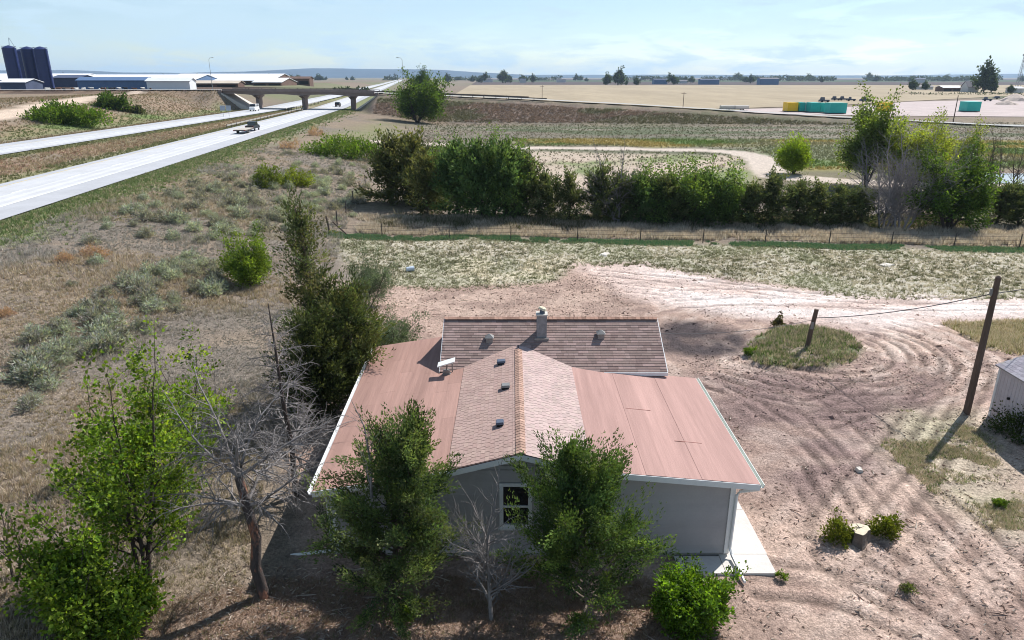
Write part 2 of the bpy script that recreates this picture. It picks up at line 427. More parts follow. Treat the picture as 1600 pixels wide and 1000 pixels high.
# wheel ruts round the little island and across the yard
ic = np.mean(np.array(ISLE), axis=0)
RUTS = []
for k, rad in enumerate((5.0, 5.5, 6.4, 7.0, 7.9, 8.4, 9.6)):
    a = np.linspace(R(-165 + 9 * k), R(35 - 12 * (k % 3)), 26)
    RUTS.append(np.stack([ic[0] + .6 + rad * 1.03 * np.cos(a), ic[1] + rad * .92 * np.sin(a) + .25 * np.sin(3 * a + k)], 1))
for pts in (((1480, 560), (1430, 620), (1380, 690), (1300, 770), (1250, 840)), ((1500, 575), (1455, 640), (1400, 720), (1330, 800)),
            ((1240, 600), (1300, 640), (1350, 690), (1400, 760), (1500, 860), (1590, 960)), ((1210, 610), (1290, 680), (1360, 760), (1480, 900), (1560, 1000)),
            ((1090, 600), (1180, 630), (1290, 650), (1400, 610)), ((1100, 615), (1180, 650), (1290, 672), (1410, 630)),
            ((1060, 480), (1160, 478), (1300, 482), (1450, 485), (1600, 482)), ((1040, 465), (1160, 464), (1300, 472), (1600, 476)),
            ((1240, 880), (1330, 900), (1450, 960), (1520, 1010)), ((1180, 930), (1300, 945), (1420, 1000)),
            ((920, 430), (1020, 440), (1120, 452), (1240, 470)), ((940, 450), (1040, 462), (1120, 470)),
            ((1120, 640), (1200, 700), (1260, 790), (1280, 880), (1400, 960)), ((1150, 640), (1240, 710), (1300, 800), (1420, 880))):
    RUTS.append(smooth_line([P(*p) for p in pts]))
sub = (GX > -2) & (GX < 40) & (GY > 13.5) & (GY < 56)
sx, sy = GX[sub], GY[sub]
rut = np.zeros(sx.shape); ridge = np.zeros(sx.shape)
_r = list(RUTS)
for rl in _r:                                   # the other wheel of each pass
    t_ = np.gradient(rl, axis=0); t_ = t_ / (np.hypot(t_[:, 0], t_[:, 1])[:, None] + 1e-9)
    RUTS.append(rl + np.stack([-t_[:, 1], t_[:, 0]], 1) * 1.55)
for i, rl in enumerate(RUTS):
    d = line_dist(rl, sx, sy)
    w = .09 + .04 * (i % 3)
    on = ss(.26, .46, fbm(sx, sy, 3.5, 3, 40 + i))
    rut = np.maximum(rut, np.exp(-(d / w) ** 2) * on); ridge = np.maximum(ridge, np.exp(-((d - .38) / .13) ** 2) * on)
clod = (fbm(sx, sy, .7, 3, 60) - .5) * .09 + (fbm(sx * .6 + sy, sy * .6 - sx, .9, 3, 61) - .5) * .07
GZ[sub] += -.055 * rut + .035 * ridge + clod * ss(13.5, 15, sy)
islm = poly_mask(ISLE, .35, sx, sy, .2, 2)
GZ[sub] += islm * .22
GC = ground_colour(GX, GY)
GC[sub] = GC[sub] * (1 - .5 * rut[:, None] + .28 * ridge[:, None])
nx, ny = len(XL), len(YL)
idx = np.arange(nx * ny).reshape(ny, nx)
GF = np.stack([idx[:-1, :-1], idx[:-1, 1:], idx[1:, 1:], idx[1:, :-1]], -1).reshape(-1, 4)
m_ground = mat('ground_soil', attr='Col', rough=.95, var=.24, vs=1.5, bump=1.0, bs=9.0, speck=.42, ss_=8.0, bd=.11, spec=.1)
ground = tag(link('ground', mesh_np('ground', np.stack([GX, GY, GZ], -1), GF, m_ground, GC.reshape(-1, 3), smooth=True)), kind='structure')

def ground_z(x, y):
    x = np.asarray(x, float); y = np.asarray(y, float)
    i = np.clip(np.searchsorted(XL, x) - 1, 0, nx - 2); j = np.clip(np.searchsorted(YL, y) - 1, 0, ny - 2)
    fx = (x - XL[i]) / (XL[i + 1] - XL[i]); fy = (y - YL[j]) / (YL[j + 1] - YL[j])
    return (GZ[j, i] * (1 - fx) + GZ[j, i + 1] * fx) * (1 - fy) + (GZ[j + 1, i] * (1 - fx) + GZ[j + 1, i + 1] * fx) * fy
# ------------------------------------------------------------------ far fields, hills, gravel yard
def sheet(name, poly, z, m, drape=False):
    me = mesh_np(name, [(p[0], p[1], z) for p in poly], [tuple(range(len(poly)))], m)
    return tag(link(name, me), kind='structure')
m_field = mat('stubble_field', (.36, .295, .205), .95, .16, .02, spec=.05, stretch=(1, .25, 1))
m_field2 = mat('ploughed_field', (.105, .085, .08), .95, .2, .004, spec=.05)
m_fieldg = mat('green_field', (.075, .105, .06), .95, .25, .004, spec=.05)
m_gravel = mat('gravel_yard', (.46, .385, .36), .95, .14, .12, spec=.1)
FZ = .22
sheet('stubble_field', [(6, 372), (30, 345), (60, 338), (100, 350), (175, 395), (520, 700), (640, 900), (930, 1340), (-120, 1400), (-70, 700)], FZ, m_field)
sheet('ploughed_field', [(-150, 1402), (931, 1342), (1500, 1700), (2100, 2300), (-260, 2300)], FZ, m_field2)
sheet('green_field', [(-300, 2302), (2100, 2302), (3600, 3300), (-500, 3300)], FZ, m_fieldg)
sheet('ploughed_field', [(-520, 3302), (3600, 3302), (5200, 5200), (-800, 5200)], FZ, m_field2)
sheet('green_field', [(720, 1000), (1600, 1000), (2200, 1690), (1510, 1690), (945, 1338)], FZ, m_fieldg)
sheet('gravel_yard', [(96, 322), (112, 297), (160, 284), (330, 262), (420, 300), (470, 420), (380, 520), (240, 450), (170, 372), (110, 348)], .16, m_gravel)
m_hill = mat('far_hills', (.06, .09, .13), 1, .2, .002, spec=0)  # base colour tinted blue to carry distance haze on the hills
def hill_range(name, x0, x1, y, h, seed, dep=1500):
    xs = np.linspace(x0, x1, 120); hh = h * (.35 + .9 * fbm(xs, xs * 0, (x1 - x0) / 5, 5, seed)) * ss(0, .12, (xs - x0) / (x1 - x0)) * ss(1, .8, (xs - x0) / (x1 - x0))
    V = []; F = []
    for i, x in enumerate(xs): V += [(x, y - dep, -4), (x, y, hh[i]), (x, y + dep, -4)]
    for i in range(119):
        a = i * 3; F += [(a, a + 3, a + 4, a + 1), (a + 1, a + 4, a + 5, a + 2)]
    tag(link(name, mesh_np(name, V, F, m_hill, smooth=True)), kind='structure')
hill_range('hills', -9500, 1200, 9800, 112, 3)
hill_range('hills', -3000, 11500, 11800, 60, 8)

# ------------------------------------------------------------------ highway
m_conc = mat('concrete_road', (.56, .56, .565), .85, .07, .3, .15, 3)
m_conc2 = mat('worn_concrete', (.485, .49, .50), .85, .09, .3, .15, 3)
m_wheel = mat('wheel_worn_concrete', (.50, .50, .505), .8, .1, .3)
m_should = mat('shoulder_concrete', (.41, .415, .43), .9, .10, .25)
m_white = mat('road_paint', (.8, .8, .78), .7)
m_yellow = mat('yellow_paint', (.65, .45, .06), .7)
HY = np.concatenate([np.arange(-60, 340, 8.0), np.geomspace(340, 3200, 40)])
def strip(name, xc, a, b, z, m, parent=None, ys=HY):
    V = []; F = []
    for i, y in enumerate(ys): V += [(xc(y) + a, y, z), (xc(y) + b, y, z)]
    for i in range(len(ys) - 1): F.append((2 * i, 2 * i + 1, 2 * i + 3, 2 * i + 2))
    return link(name, mesh_np(name, V, F, m), parent)
for nm, xc, s0, l0, l1, s1, in (('highway', near_edge, -12.6, -11.2, -3.6, 0.0), ('highway', far_mid, -6.2, -2.6, 4.6, 6.0)):
    e = tag(link(nm, None), kind='structure')
    strip('shoulder', xc, s0, s1, 3.0, m_should, e)
    strip('lane', xc, l0, (l0 + l1) / 2 - .02, 3.012, m_conc2, e); strip('lane', xc, (l0 + l1) / 2 + .02, l1, 3.012, m_conc, e)
    for q in (.55, 2.25, 4.35, 6.05): strip('wheel_path', xc, l0 + q, l0 + q + .8, 3.017, m_wheel, e)
    strip('edge_line', xc, l0 - .02, l0 + .1, 3.02, m_yellow, e); strip('edge_line', xc, l1 - .1, l1 + .02, 3.02, m_white, e)
    mb = MB()
    for y in np.arange(50, 420, 12.0):
        q = (l0 + l1) / 2; x0, x1 = float(xc(y)), float(xc(y + 3))
        mb.add([(x0 + q - .07, y, 3.024), (x0 + q + .07, y, 3.024), (x1 + q + .07, y + 3, 3.024), (x1 + q - .07, y + 3, 3.024)], [(0, 1, 2, 3)])
    mb.build('lane_dashes', m_white, e)
# crossing road on its embankment
m_asph = mat('asphalt_old', (.36, .36, .35), .9, .1, .3)
def cross_strip(name, x0, x1, a, b, dz, m, parent=None):
    xs = np.arange(x0, x1 + .1, 6.0); V = []; F = []
    for x in xs: V += [(x, cross_y(x) + a, cross_z(x) + dz), (x, cross_y(x) + b, cross_z(x) + dz)]
    for i in range(len(xs) - 1): F.append((2 * i, 2 * i + 2, 2 * i + 3, 2 * i + 1))
    return link(name, mesh_np(name, V, F, m), parent)
e = tag(link('country_road', None), kind='structure')
cross_strip('roadway', -430, 700, -4.6, 4.6, 0.0, m_asph, e)
for a in (-4.0, 3.88): cross_strip('edge_line', -430, 700, a, a + .12, .012, m_white, e)
cross_strip('centre_line', -430, 700, -.06, .06, .014, m_yellow, e)

# ------------------------------------------------------------------ overpass
m_bconc = mat('bridge_concrete', (.235, .185, .17), .9, .15, .5, .2, 4)
m_pave = mat('slope_paving', (.58, .53, .47), .9, .1, .4)
m_steel = mat('weathered_rail', (.10, .085, .075), .8, .15, 1)
br = thing('road_bridge', 'brown concrete road overpass with three piers crossing the divided highway', 'bridge', (0, 0, 0))
BX0, BX1 = -111.0, -50.0
PIERS = [-98.0, -79.0, -59.5]
def haunch(x):
    d = min(abs(x - p) for p in PIERS)
    return .85 + .5 * max(0, 1 - d / 8.0) ** 1.5
def deck_mesh(ya, yb, top, bot):
    mb = MB(); xs = np.linspace(BX0, BX1, 62)
    for x0, x1 in zip(xs[:-1], xs[1:]):
        mb.hexa([(x0, cross_y(x0) + ya, cross_z(x0) + bot(x0)), (x1, cross_y(x1) + ya, cross_z(x1) + bot(x1)), (x1, cross_y(x1) + yb, cross_z(x1) + bot(x1)), (x0, cross_y(x0) + yb, cross_z(x0) + bot(x0)),
                 (x0, cross_y(x0) + ya, cross_z(x0) + top), (x1, cross_y(x1) + ya, cross_z(x1) + top), (x1, cross_y(x1) + yb, cross_z(x1) + top), (x0, cross_y(x0) + yb, cross_z(x0) + top)])
    return mb
deck_mesh(-5.6, 5.6, -.03, lambda x: -.45).build('deck', m_bconc, br)
for ya in (-4.9, -1.7, 1.5, 4.3): deck_mesh(ya, ya + .6, -.46, lambda x: -.45 - haunch(x)).build('girder', m_bconc, br)
for ya in (-5.6, 5.3): deck_mesh(ya, ya + .3, .45, lambda x: -.02).build('parapet', m_bconc, br)
for ya in (-5.45, 5.45):
    mb = MB()
    xs = np.linspace(BX0, BX1, 12)
    mb.tube([(x, cross_y(x) + ya, cross_z(x) + .85) for x in xs], .07, 6)
    for x in xs: mb.box(x - .09, x + .09, cross_y(x) + ya - .07, cross_y(x) + ya + .07, cross_z(x) + .44, cross_z(x) + .84)
    mb.build('railing', m_steel, br)
for x in PIERS:
    yc = float(cross_y(x)); zt = float(cross_z(x)) - .5 - haunch(x); mb = MB()
    mb.box(x - .6, x + .6, yc - 2.0, yc + 2.0, 1.5, zt - .9)
    mb.hexa([(x - .65, yc - 2.1, zt - .9), (x + .65, yc - 2.1, zt - .9), (x + .65, yc + 2.1, zt - .9), (x - .65, yc + 2.1, zt - .9), (x - .8, yc - 5.4, zt + .02), (x + .8, yc - 5.4, zt + .02), (x + .8, yc + 5.4, zt + .02), (x - .8, yc + 5.4, zt + .02)])
    mb.build('pier', m_bconc, br)
for sx_, x0, x1 in ((1, -111.5, -100.3), (-1, -49.5, -57.6)):
    mb = MB(); y0, y1 = float(cross_y(x0)), float(cross_y(x1))
    mb.hexa([(x0, y0 - 6.0, 6), (x1, y1 - 6.0, 1.5), (x1, y1 + 6.0, 1.5), (x0, y0 + 6.0, 6), (x0, y0 - 6.0, cross_z(x0) - 1.0), (x1, y1 - 6.0, 3.05), (x1, y1 + 6.0, 3.05), (x0, y0 + 6.0, cross_z(x0) - 1.0)])
    mb.build('slope_paving', m_pave, br)
    xw = x0 + sx_ * .2
    MB().box(min(xw, xw - sx_ * 1.2), max(xw, xw - sx_ * 1.2), y0 - 5.9, y0 + 5.9, 6, cross_z(x0) - .02).build('abutment', m_bconc, br)
# guard rails
def guard_rail(pts, label, h=.75, post=4.0, name='guard_rail', m=None, cat='guard rail'):
    g = thing(name, label, cat, (0, 0, 0)); mb = MB()
    pts = [np.array(p, float) for p in pts]
    for i, (a, b) in enumerate(zip(pts[:-1], pts[1:])):
        d = b - a; n = np.array((-d[1], d[0], 0)) / np.hypot(d[0], d[1]) * .05
        mb.hexa([a - n + (0, 0, h - .32), b - n + (0, 0, h - .32), b + n + (0, 0, h - .32), a + n + (0, 0, h - .32), a - n + (0, 0, h), b - n + (0, 0, h), b + n + (0, 0, h), a + n + (0, 0, h)])
    mb.build('rail', m or m_rail, g)
    for a, b in zip(pts[:-1], pts[1:]):
        L = np.linalg.norm(b - a); k = max(1, int(L / post))
        for t in np.arange(k) / k:
            p = a + (b - a) * t + (0.0, .12, 0)
            MB().box(p[0] - .09, p[0] + .09, p[1] - .09, p[1] + .09, p[2] - .3, p[2] + h + .05).build('post', m_steel, g)
m_rail = mat('galvanised_rail', (.42, .40, .36), .6, .1, 1, metal=.3)
guard_rail([(near_edge(y) - 14.2, y, 2.85) for y in (176, 205, 235, 262, 276)], 'long pale guard rail along the grassy highway median before the bridge')
guard_rail([(far_mid(y) + 8.2, y, 2.85) for y in (270, 292, 325, 350)], 'guard rail beside the far carriageway just behind the middle bridge pier')
guard_rail([(x, cross_y(x) - 5.2, cross_z(x) - .1) for x in (-49, -30, -10, 12)], 'dark guard rail on the country road to the right of the bridge', m=m_steel)
guard_rail([(x, cross_y(x) + 5.2, cross_z(x) - .1) for x in (-49, -30, -10, 6)], 'far side guard rail of the country road right of the bridge', m=m_steel)

# ------------------------------------------------------------------ the house
m_siding = mat('beige_siding', (.40, .375, .37), .75, .06, 2.5, .12, 60, rnd=.03)
m_trim = mat('white_trim', (.74, .74, .73), .6, .05, 4)
m_gutter = mat('gutter_metal', (.66, .68, .62), .5, .08, 3)
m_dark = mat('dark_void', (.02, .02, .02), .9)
m_glass = mat('window_glass', (.02, .022, .025), .06, spec=.8)
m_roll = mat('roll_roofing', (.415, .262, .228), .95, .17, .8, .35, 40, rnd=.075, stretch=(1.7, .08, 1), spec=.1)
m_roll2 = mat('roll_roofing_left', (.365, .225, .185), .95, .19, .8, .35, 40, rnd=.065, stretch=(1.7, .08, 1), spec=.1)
m_shin = mat('shingle', attr='Col', rough=.95, var=.13, vs=1.6, bump=.4, bs=60, spec=.1)
m_cap = mat('ridge_shingle', (.42, .275, .215), .95, .1, 8, .4, 60, rnd=.2, spec=.1)
m_metal = mat('vent_metal', (.25, .245, .235), .5, .12, 6, metal=.4)
m_bluemetal = mat('dark_vent', (.09, .11, .15), .5, .1, 6)
m_stone = mat('chimney_block', (.25, .245, .25), .95, .2, 6, .6, 25)
house = thing('house', 'single storey beige house with low pink roof and brown shingled rear roof', 'house', (0, 18.95, 0))
HO = np.array((0, 18.95, 0))
class HB(MB):                                  # house pieces are written in world metres
    def build(s, name, m, parent=None, smooth=False):
        off = HO
        s.V = [tuple(np.array(v) - off) for v in s.V]
        o = MB.build(s, name, m, parent); return o
FX0, FX1, FYF, FYB = -5.6, 6.85, 18.95, 26.75
YF = 18.58                                     # front edge of the roof
EL, KL, AP, KR, ER = (-6.07, 2.62), (-1.92, 3.33), (.26, 3.90), (2.40, 3.33), (7.50, 2.86)
PROF = [EL, KL, AP, KR, ER]
def prof_z(x): return float(np.interp(x, [p[0] for p in PROF], [p[1] for p in PROF]))
BX0_, BX1_, BYE, BYR, BZE, BZR = -2.92, 6.28, 26.35, 29.0, 3.22, 4.60     # brown roof
def brown_z(y): return BZE + (BZR - BZE) / (BYR - BYE) * (y - BYE)
# walls (inner core a little behind the boards)
def wall_core(x0, x1, y0, y1, zf, name):
    mb = HB()
    xs = sorted(set([x0, x1] + [p[0] for p in PROF if x0 < p[0] < x1]))
    ring = [(x0, y0, .02)] + [(x1, y0, .02)] + [(x, y0, zf(x)) for x in reversed(xs)]
    mb.prism(ring, (0, y1 - y0, 0)); return mb.build(name, m_siding, house)
wall_core(FX0, FX1, FYF + .03, FYB, lambda x: prof_z(x) - .14, 'wall_core')
MB_ = HB(); MB_.box(FX0, -2.7, FYB + .01, 30.3, .02, 2.55); MB_.build('wall_core', m_siding, house)
mb = HB(); yb0, yb1 = 26.78, 31.25
mb.prism([(-2.72, yb0, .02), (-2.72, yb1, .02), (-2.72, yb1, 3.1), (-2.72, 29.0, 4.42), (-2.72, yb0, 3.15)], (8.85, 0, 0)); mb.build('gable_wall', m_siding, house)
m_found = mat('foundation', (.30, .28, .26), .95, .15, 4)
HB().box(FX0 - .02, FX1 + .02, FYF - .015, FYB, -.1, .16).build('foundation', m_found, house)
# clapboards on the front, each its own board
fw = link('front_wall', None, house)
WX0, WX1, WZ0, WZ1 = -.37, .60, 1.10, 2.70
z = .15; row = 0
rr = random.Random(4)
while z < 3.9:
    z1 = z + .152
    xa, xb = FX0, FX1
    if z1 > 2.45:
        xs = np.linspace(FX0, FX1, 1200); ok = xs[[prof_z(q) - .16 > z + .04 for q in xs]]
        if len(ok) == 0: break
        xa, xb = ok[0], ok[-1]
    cuts = [xa] + sorted(q for q in (rr.uniform(-4.6, -2), rr.uniform(1.6, 4.8)) if xa + .6 < q < xb - .6) + [xb]
    spans = []
    for a, b in zip(cuts[:-1], cuts[1:]):
        if z1 > WZ0 - .02 and z < WZ1 + .02 and a < WX1 and b > WX0:
            if WX0 - a > .15: spans.append((a, WX0))
            if b - WX1 > .15: spans.append((WX1, b))
        else: spans.append((a, b))
    for a, b in spans:
        ta = min(z1 + .012, prof_z(a + .05) - .12) if z1 > 2.45 else z1 + .012
        tb = min(z1 + .012, prof_z(b - .05) - .12) if z1 > 2.45 else z1 + .012
        HB().hexa([(a + .002, FYF - .042, z), (b - .002, FYF - .042, z), (b - .002, FYF + .029, z), (a + .002, FYF + .029, z),
                   (a + .002, FYF - .006, max(ta, z + .02)), (b - .002, FYF - .006, max(tb, z + .02)), (b - .002, FYF + .029, max(tb, z + .02)), (a + .002, FYF + .029, max(ta, z + .02))]).build('siding_board', m_siding, fw)
    z = z1
# side boards: joined per wall
for nm, xw, s, y0, y1 in (('side_wall', FX1, 1, FYF, FYB), ('side_wall', FX0, -1, FYF, 30.3)):
    mb = HB()
    for k in range(15):
        z = .15 + k * .152
        x_in, x_lo, x_hi = xw - s * .01, xw + s * .028, xw + s * .010
        mb.hexa([(x_in, y0, z), (x_lo, y0, z), (x_lo, y1, z), (x_in, y1, z), (x_in, y0, z + .16), (x_hi, y0, z + .16), (x_hi, y1, z + .16), (x_in, y1, z + .16)])
    mb.build(nm, m_siding, house)
for x in (FX0, FX1):
    s = 1 if x > 0 else -1
    HB().box(min(x - s * .11, x + s * .05), max(x - s * .11, x + s * .05), FYF - .065, FYF + .10, .14, prof_z(x) - .16).build('corner_trim', m_trim, house)
# window
w = link('window', None, house)
mb = HB(); y0, y1 = FYF - .075, FYF + .04
mb.box(WX0 - .02, WX0 + .10, y0, y1, WZ0, WZ1); mb.box(WX1 - .10, WX1 + .02, y0, y1, WZ0, WZ1)
mb.box(WX0 + .1, WX1 - .1, y0, y1, WZ1 - .11, WZ1); mb.box(WX0 + .1, WX1 - .1, y0, y1, WZ0, WZ0 + .11)
mb.build('frame', m_trim, w)
HB().box(WX0 - .07, WX1 + .07, FYF - .125, FYF - .077, WZ0 - .05, WZ0 + .02).build('sill', m_trim, w)
HB().box(WX0 + .1, WX1 - .1, y0 + .02, y1, 1.83, 1.89).build('meeting_rail', m_trim, w)
HB().box(WX0 + .1, WX1 - .1, FYF, FYF + .02, WZ0 + .11, 1.83).build('pane', m_glass, w)
HB().box(WX0 + .1, WX1 - .1, FYF - .015, FYF + .005, 1.89, WZ1 - .11).build('pane', m_glass, w)
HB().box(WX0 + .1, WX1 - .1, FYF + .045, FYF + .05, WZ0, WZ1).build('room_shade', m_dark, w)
# louvred gable vent
lv = link('gable_vent', None, house)
lx0, lx1, lz0, lz1 = .28, .66, 3.10, 3.52
HB().box(lx0 - .04, lx1 + .04, FYF - .055, FYF - .03, lz0 - .04, lz1 + .04).build('frame', m_siding, lv)
HB().box(lx0, lx1, FYF - .062, FYF - .056, lz0, lz1).build('opening', m_dark, lv)
for k in range(5):
    z = lz0 + .01 + k * .084
    HB().hexa([(lx0, FYF - .10, z), (lx1, FYF - .10, z), (lx1, FYF - .063, z + .04), (lx0, FYF - .063, z + .04), (lx0, FYF - .10, z + .014), (lx1, FYF - .10, z + .014), (lx1, FYF - .063, z + .054), (lx0, FYF - .063, z + .054)]).build('slat', m_siding, lv)
# fascia along the front
for (xa, za), (xb, zb) in zip(PROF[:-1], PROF[1:]):
    mb = HB(); mb.hexa([(xa, YF - .03, za - .20), (xb, YF - .03, zb - .20), (xb, YF + .02, zb - .20), (xa, YF + .02, za - .20), (xa, YF - .03, za - .012), (xb, YF - .03, zb - .012), (xb, YF + .02, zb - .012), (xa, YF + .02, za - .012)])
    mb.build('fascia', m_trim, house)
    mb = HB(); mb.hexa([(xa, YF + .021, za - .17), (xb, YF + .021, zb - .17), (xb, FYF + .03, zb - .17), (xa, FYF + .03, za - .17), (xa, YF + .021, za - .13), (xb, YF + .021, zb - .13), (xb, FYF + .03, zb - .13), (xa, FYF + .03, za - .13)])
    mb.build('soffit', m_trim, house)
# roof decks
m_deck = mat('roof_edge', (.085, .055, .05), .9, .1, 4)
def slab(x0, z0, x1, z1, ya0, yb0, ya1, yb1, name, m, par, th=.06, lift=0.0):
    mb = HB(); mb.hexa([(x0, ya0, z0 - th + lift), (x1, ya1, z1 - th + lift), (x1, yb1, z1 - th + lift), (x0, yb0, z0 - th + lift), (x0, ya0, z0 + lift), (x1, ya1, z1 + lift), (x1, yb1, z1 + lift), (x0, yb0, z0 + lift)])
    return mb.build(name, m, par)
lowl = link('low_roof', None, house); lowr = link('low_roof', None, house)
n = 9                                            # right: roll roofing strips laid along the eave
for k in range(n):
    a, b = k / n, (k + 1) / n + .012
    xa, xb = ER[0] + (KR[0] - ER[0]) * a, ER[0] + (KR[0] - ER[0]) * min(b, 1.02)
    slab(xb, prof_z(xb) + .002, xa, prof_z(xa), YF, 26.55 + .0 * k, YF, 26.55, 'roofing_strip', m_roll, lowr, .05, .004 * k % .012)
n = 8
for k in range(n):
    a, b = k / n, (k + 1) / n + .012
    xf = lambda q: EL[0] + (KL[0] - EL[0]) * q
    xa, xb = xf(a), xf(min(b, 1.02))
    yb = 30.7 if xb < BX0_ + .25 else 26.8
    # the left eave runs slightly out of square towards the back
    sk = lambda q: -.33 * (1 - q)
    za, zb = EL[1] + (KL[1] - EL[1]) * a, EL[1] + (KL[1] - EL[1]) * min(b, 1.02); l = .004 * (k % 3)
    cuts = [0] + [q + .04 * ((k * 7 % 5) - 2) for q in ((.22, .47, .74) if yb > 28 else (.36, .72))] + [1]
    for f0, f1 in zip(cuts[:-1], cuts[1:]):
        e0, e1 = max(0, f0 - .006), f1; y0_, y1_ = YF + (yb - YF) * e0, YF + (yb - YF) * e1; l2 = l + (.002 if f0 else 0)
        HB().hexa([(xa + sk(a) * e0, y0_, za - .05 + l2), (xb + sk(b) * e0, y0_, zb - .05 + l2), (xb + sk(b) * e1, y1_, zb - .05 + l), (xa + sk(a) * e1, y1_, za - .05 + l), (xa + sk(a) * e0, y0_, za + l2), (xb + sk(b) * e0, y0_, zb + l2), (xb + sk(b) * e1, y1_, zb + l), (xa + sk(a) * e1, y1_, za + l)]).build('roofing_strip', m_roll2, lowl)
# thin lap seams across the right roof
m_seam = mat('lap_seam', (.30, .14, .11), .95)
for (xa, xb, y) in ((4.1, 5.0, 23.1), (5.4, 6.3, 20.9)):
    slab(xa, prof_z(xa) + .016, xb, prof_z(xb) + .016, y, y + .025, y - .02, y + .005, 'lap_seam', m_seam, lowr, .01)
gable = link('gable_roof', None, house); brown = link('brown_roof', None, house)
YG = 27.55
slab(KL[0] - .02, KL[1] + .012, AP[0], AP[1] + .012, YF - .02, 26.6, YF - .02, YG, 'roof_deck', m_deck, gable)
slab(AP[0], AP[1] + .012, KR[0] + .02, KR[1] + .012, YF - .02, YG, YF - .02, 26.6, 'roof_deck', m_deck, gable)
mb = HB(); mb.hexa([(BX0_, BYE, BZE - .06), (BX1_, BYE, BZE - .06), (BX1_, BYR, BZR - .06), (BX0_, BYR, BZR - .06), (BX0_, BYE, BZE), (BX1_, BYE, BZE), (BX1_, BYR, BZR), (BX0_, BYR, BZR)]); mb.build('roof_deck', m_deck, brown)
mb = HB(); YBB = 31.7; zb = BZR - (YBB - BYR) * .52
mb.hexa([(BX0_, BYR, BZR - .06), (BX1_, BYR, BZR - .06), (BX1_, YBB, zb - .06), (BX0_, YBB, zb - .06), (BX0_, BYR, BZR), (BX1_, BYR, BZR), (BX1_, YBB, zb), (BX0_, YBB, zb)]); mb.build('roof_deck', m_deck, brown)
HB().box(2.6, BX1_ + .02, BYE - .05, BYE - .005, BZE - .16, BZE - .01).build('eave_flashing', m_trim, brown)
for x in (BX0_ - .03, BX1_ + .0):
    mb = HB(); mb.hexa([(x, BYE, BZE - .17), (x + .03, BYE, BZE - .17), (x + .03, BYR, BZR - .17), (x, BYR, BZR - .17), (x, BYE, BZE + .004), (x + .03, BYE, BZE + .004), (x + .03, BYR, BZR + .004), (x, BYR, BZR + .004)]); mb.build('rake_board', m_trim, brown)
# shingles
rs = np.random.default_rng(12)
def shingle_cols(base, spread, k):
    out = []
    for i in range(k):
        v = 1 + rs.uniform(-spread, spread); out.append(np.array(base) * v * (1 + rs.uniform(-.015, .015, 3)))
    return out
def slab_v(w, h, t=.010):                        # a tab: proud at its lower edge
    return np.array([(0, 0, 0), (w, 0, 0), (w, h, 0), (0, h, 0), (0, 0, t), (w, 0, t), (w, h, .003), (0, h, .003)])
SF = np.array([(0, 3, 2, 1), (4, 5, 6, 7), (0, 1, 5, 4), (1, 2, 6, 5), (2, 3, 7, 6), (3, 0, 4, 7)])
def roof_basis(o, eu, ev):
    eu = Vector(eu).normalized(); ev = Vector(ev).normalized(); nn = eu.cross(ev).normalized()
    return Matrix(((eu.x, ev.x, nn.x, o[0]), (eu.y, ev.y, nn.y, o[1]), (eu.z, ev.z, nn.z, o[2]), (0, 0, 0, 1)))
def lay_shingles(parent, o, eu, ev, width, height, exp_h, ws, base, spread, keep, n_single=0, gap=.002, th=.011):
    M = roof_basis(o, eu, ev); Mn = np.array(M)
    cols = shingle_cols(base, spread, 10); meshes = {}
    rows = int(math.ceil(height / exp_h)); allp = []
    for r in range(rows):
        x = 0.0; first = True; off = rs.uniform(0, ws[0])
        while x < width - .02:
            w_ = ws[rs.integers(len(ws))] if not first else off + .06
            first = False; w_ = min(w_, width - x); h_ = min(exp_h * 1.1, height - r * exp_h)
            p = Mn[:3, :3] @ np.array((x + w_ / 2, r * exp_h + h_ / 2, .02)) + Mn[:3, 3]
            if h_ > .03 and keep(p): allp.append((r, x, w_, h_, rs.integers(10)))
            x += w_
    full = [q for q in allp if any(abs(q[2] - s) < 1e-6 for s in ws) and abs(q[3] - exp_h * 1.1) < 1e-6]
    single = set(id(q) for q in full[:n_single])
    V = []; F = []; C = []
    for q in allp:
        r, x, w_, h_, ci = q
        if id(q) in single:
            key = (round(w_, 4), ci)
            if key not in meshes: meshes[key] = mesh_np('shingle', slab_v(w_ - gap, h_, th), SF, m_shin, np.tile(cols[ci], (8, 1)))
            ob = link('shingle', meshes[key], parent)
            ob.matrix_local = Matrix.Translation(-Vector(HO)) @ M @ Matrix.Translation((x, r * exp_h, .001))
        else:
            v = slab_v(w_ - gap, h_, th) + (x, r * exp_h, .001)
            v = v @ Mn[:3, :3].T + Mn[:3, 3] - HO
            F.append(SF + 8 * len(V)); V.append(v); C.append(np.tile(cols[ci], (8, 1)))
    if V:
        ob = link('shingles', mesh_np('shingles', np.concatenate(V), np.concatenate(F), m_shin, np.concatenate(C)), parent); ob['kind'] = 'stuff'
slopeB = math.hypot(BYR - BYE, BZR - BZE)
def keepB(p):
    x, y, z = p
    if not (KL[0] < x < KR[0]): return True
    return z > prof_z(x) - .02
lay_shingles(brown, (BX0_, BYE, BZE), (1, 0, 0), (0, BYR - BYE, BZR - BZE), BX1_ - BX0_, slopeB, .143, (.20, .30, .42, .5), (.30, .22, .195), .24, keepB, 300, gap=.004, th=.02)
def keepG(p): return p[2] > brown_z(p[1]) - .03 or p[1] < BYE
lay_shingles(gable, (KR[0] + .02, YF - .02, KR[1] + .014), (0, 1, 0), (AP[0] - KR[0], 0, AP[1] - KR[1]), YG - YF, math.hypot(AP[0] - KR[0], AP[1] - KR[1]), .145, (.18, .23, .28), (.465, .355, .325), .08, keepG, gap=.02, th=.009)
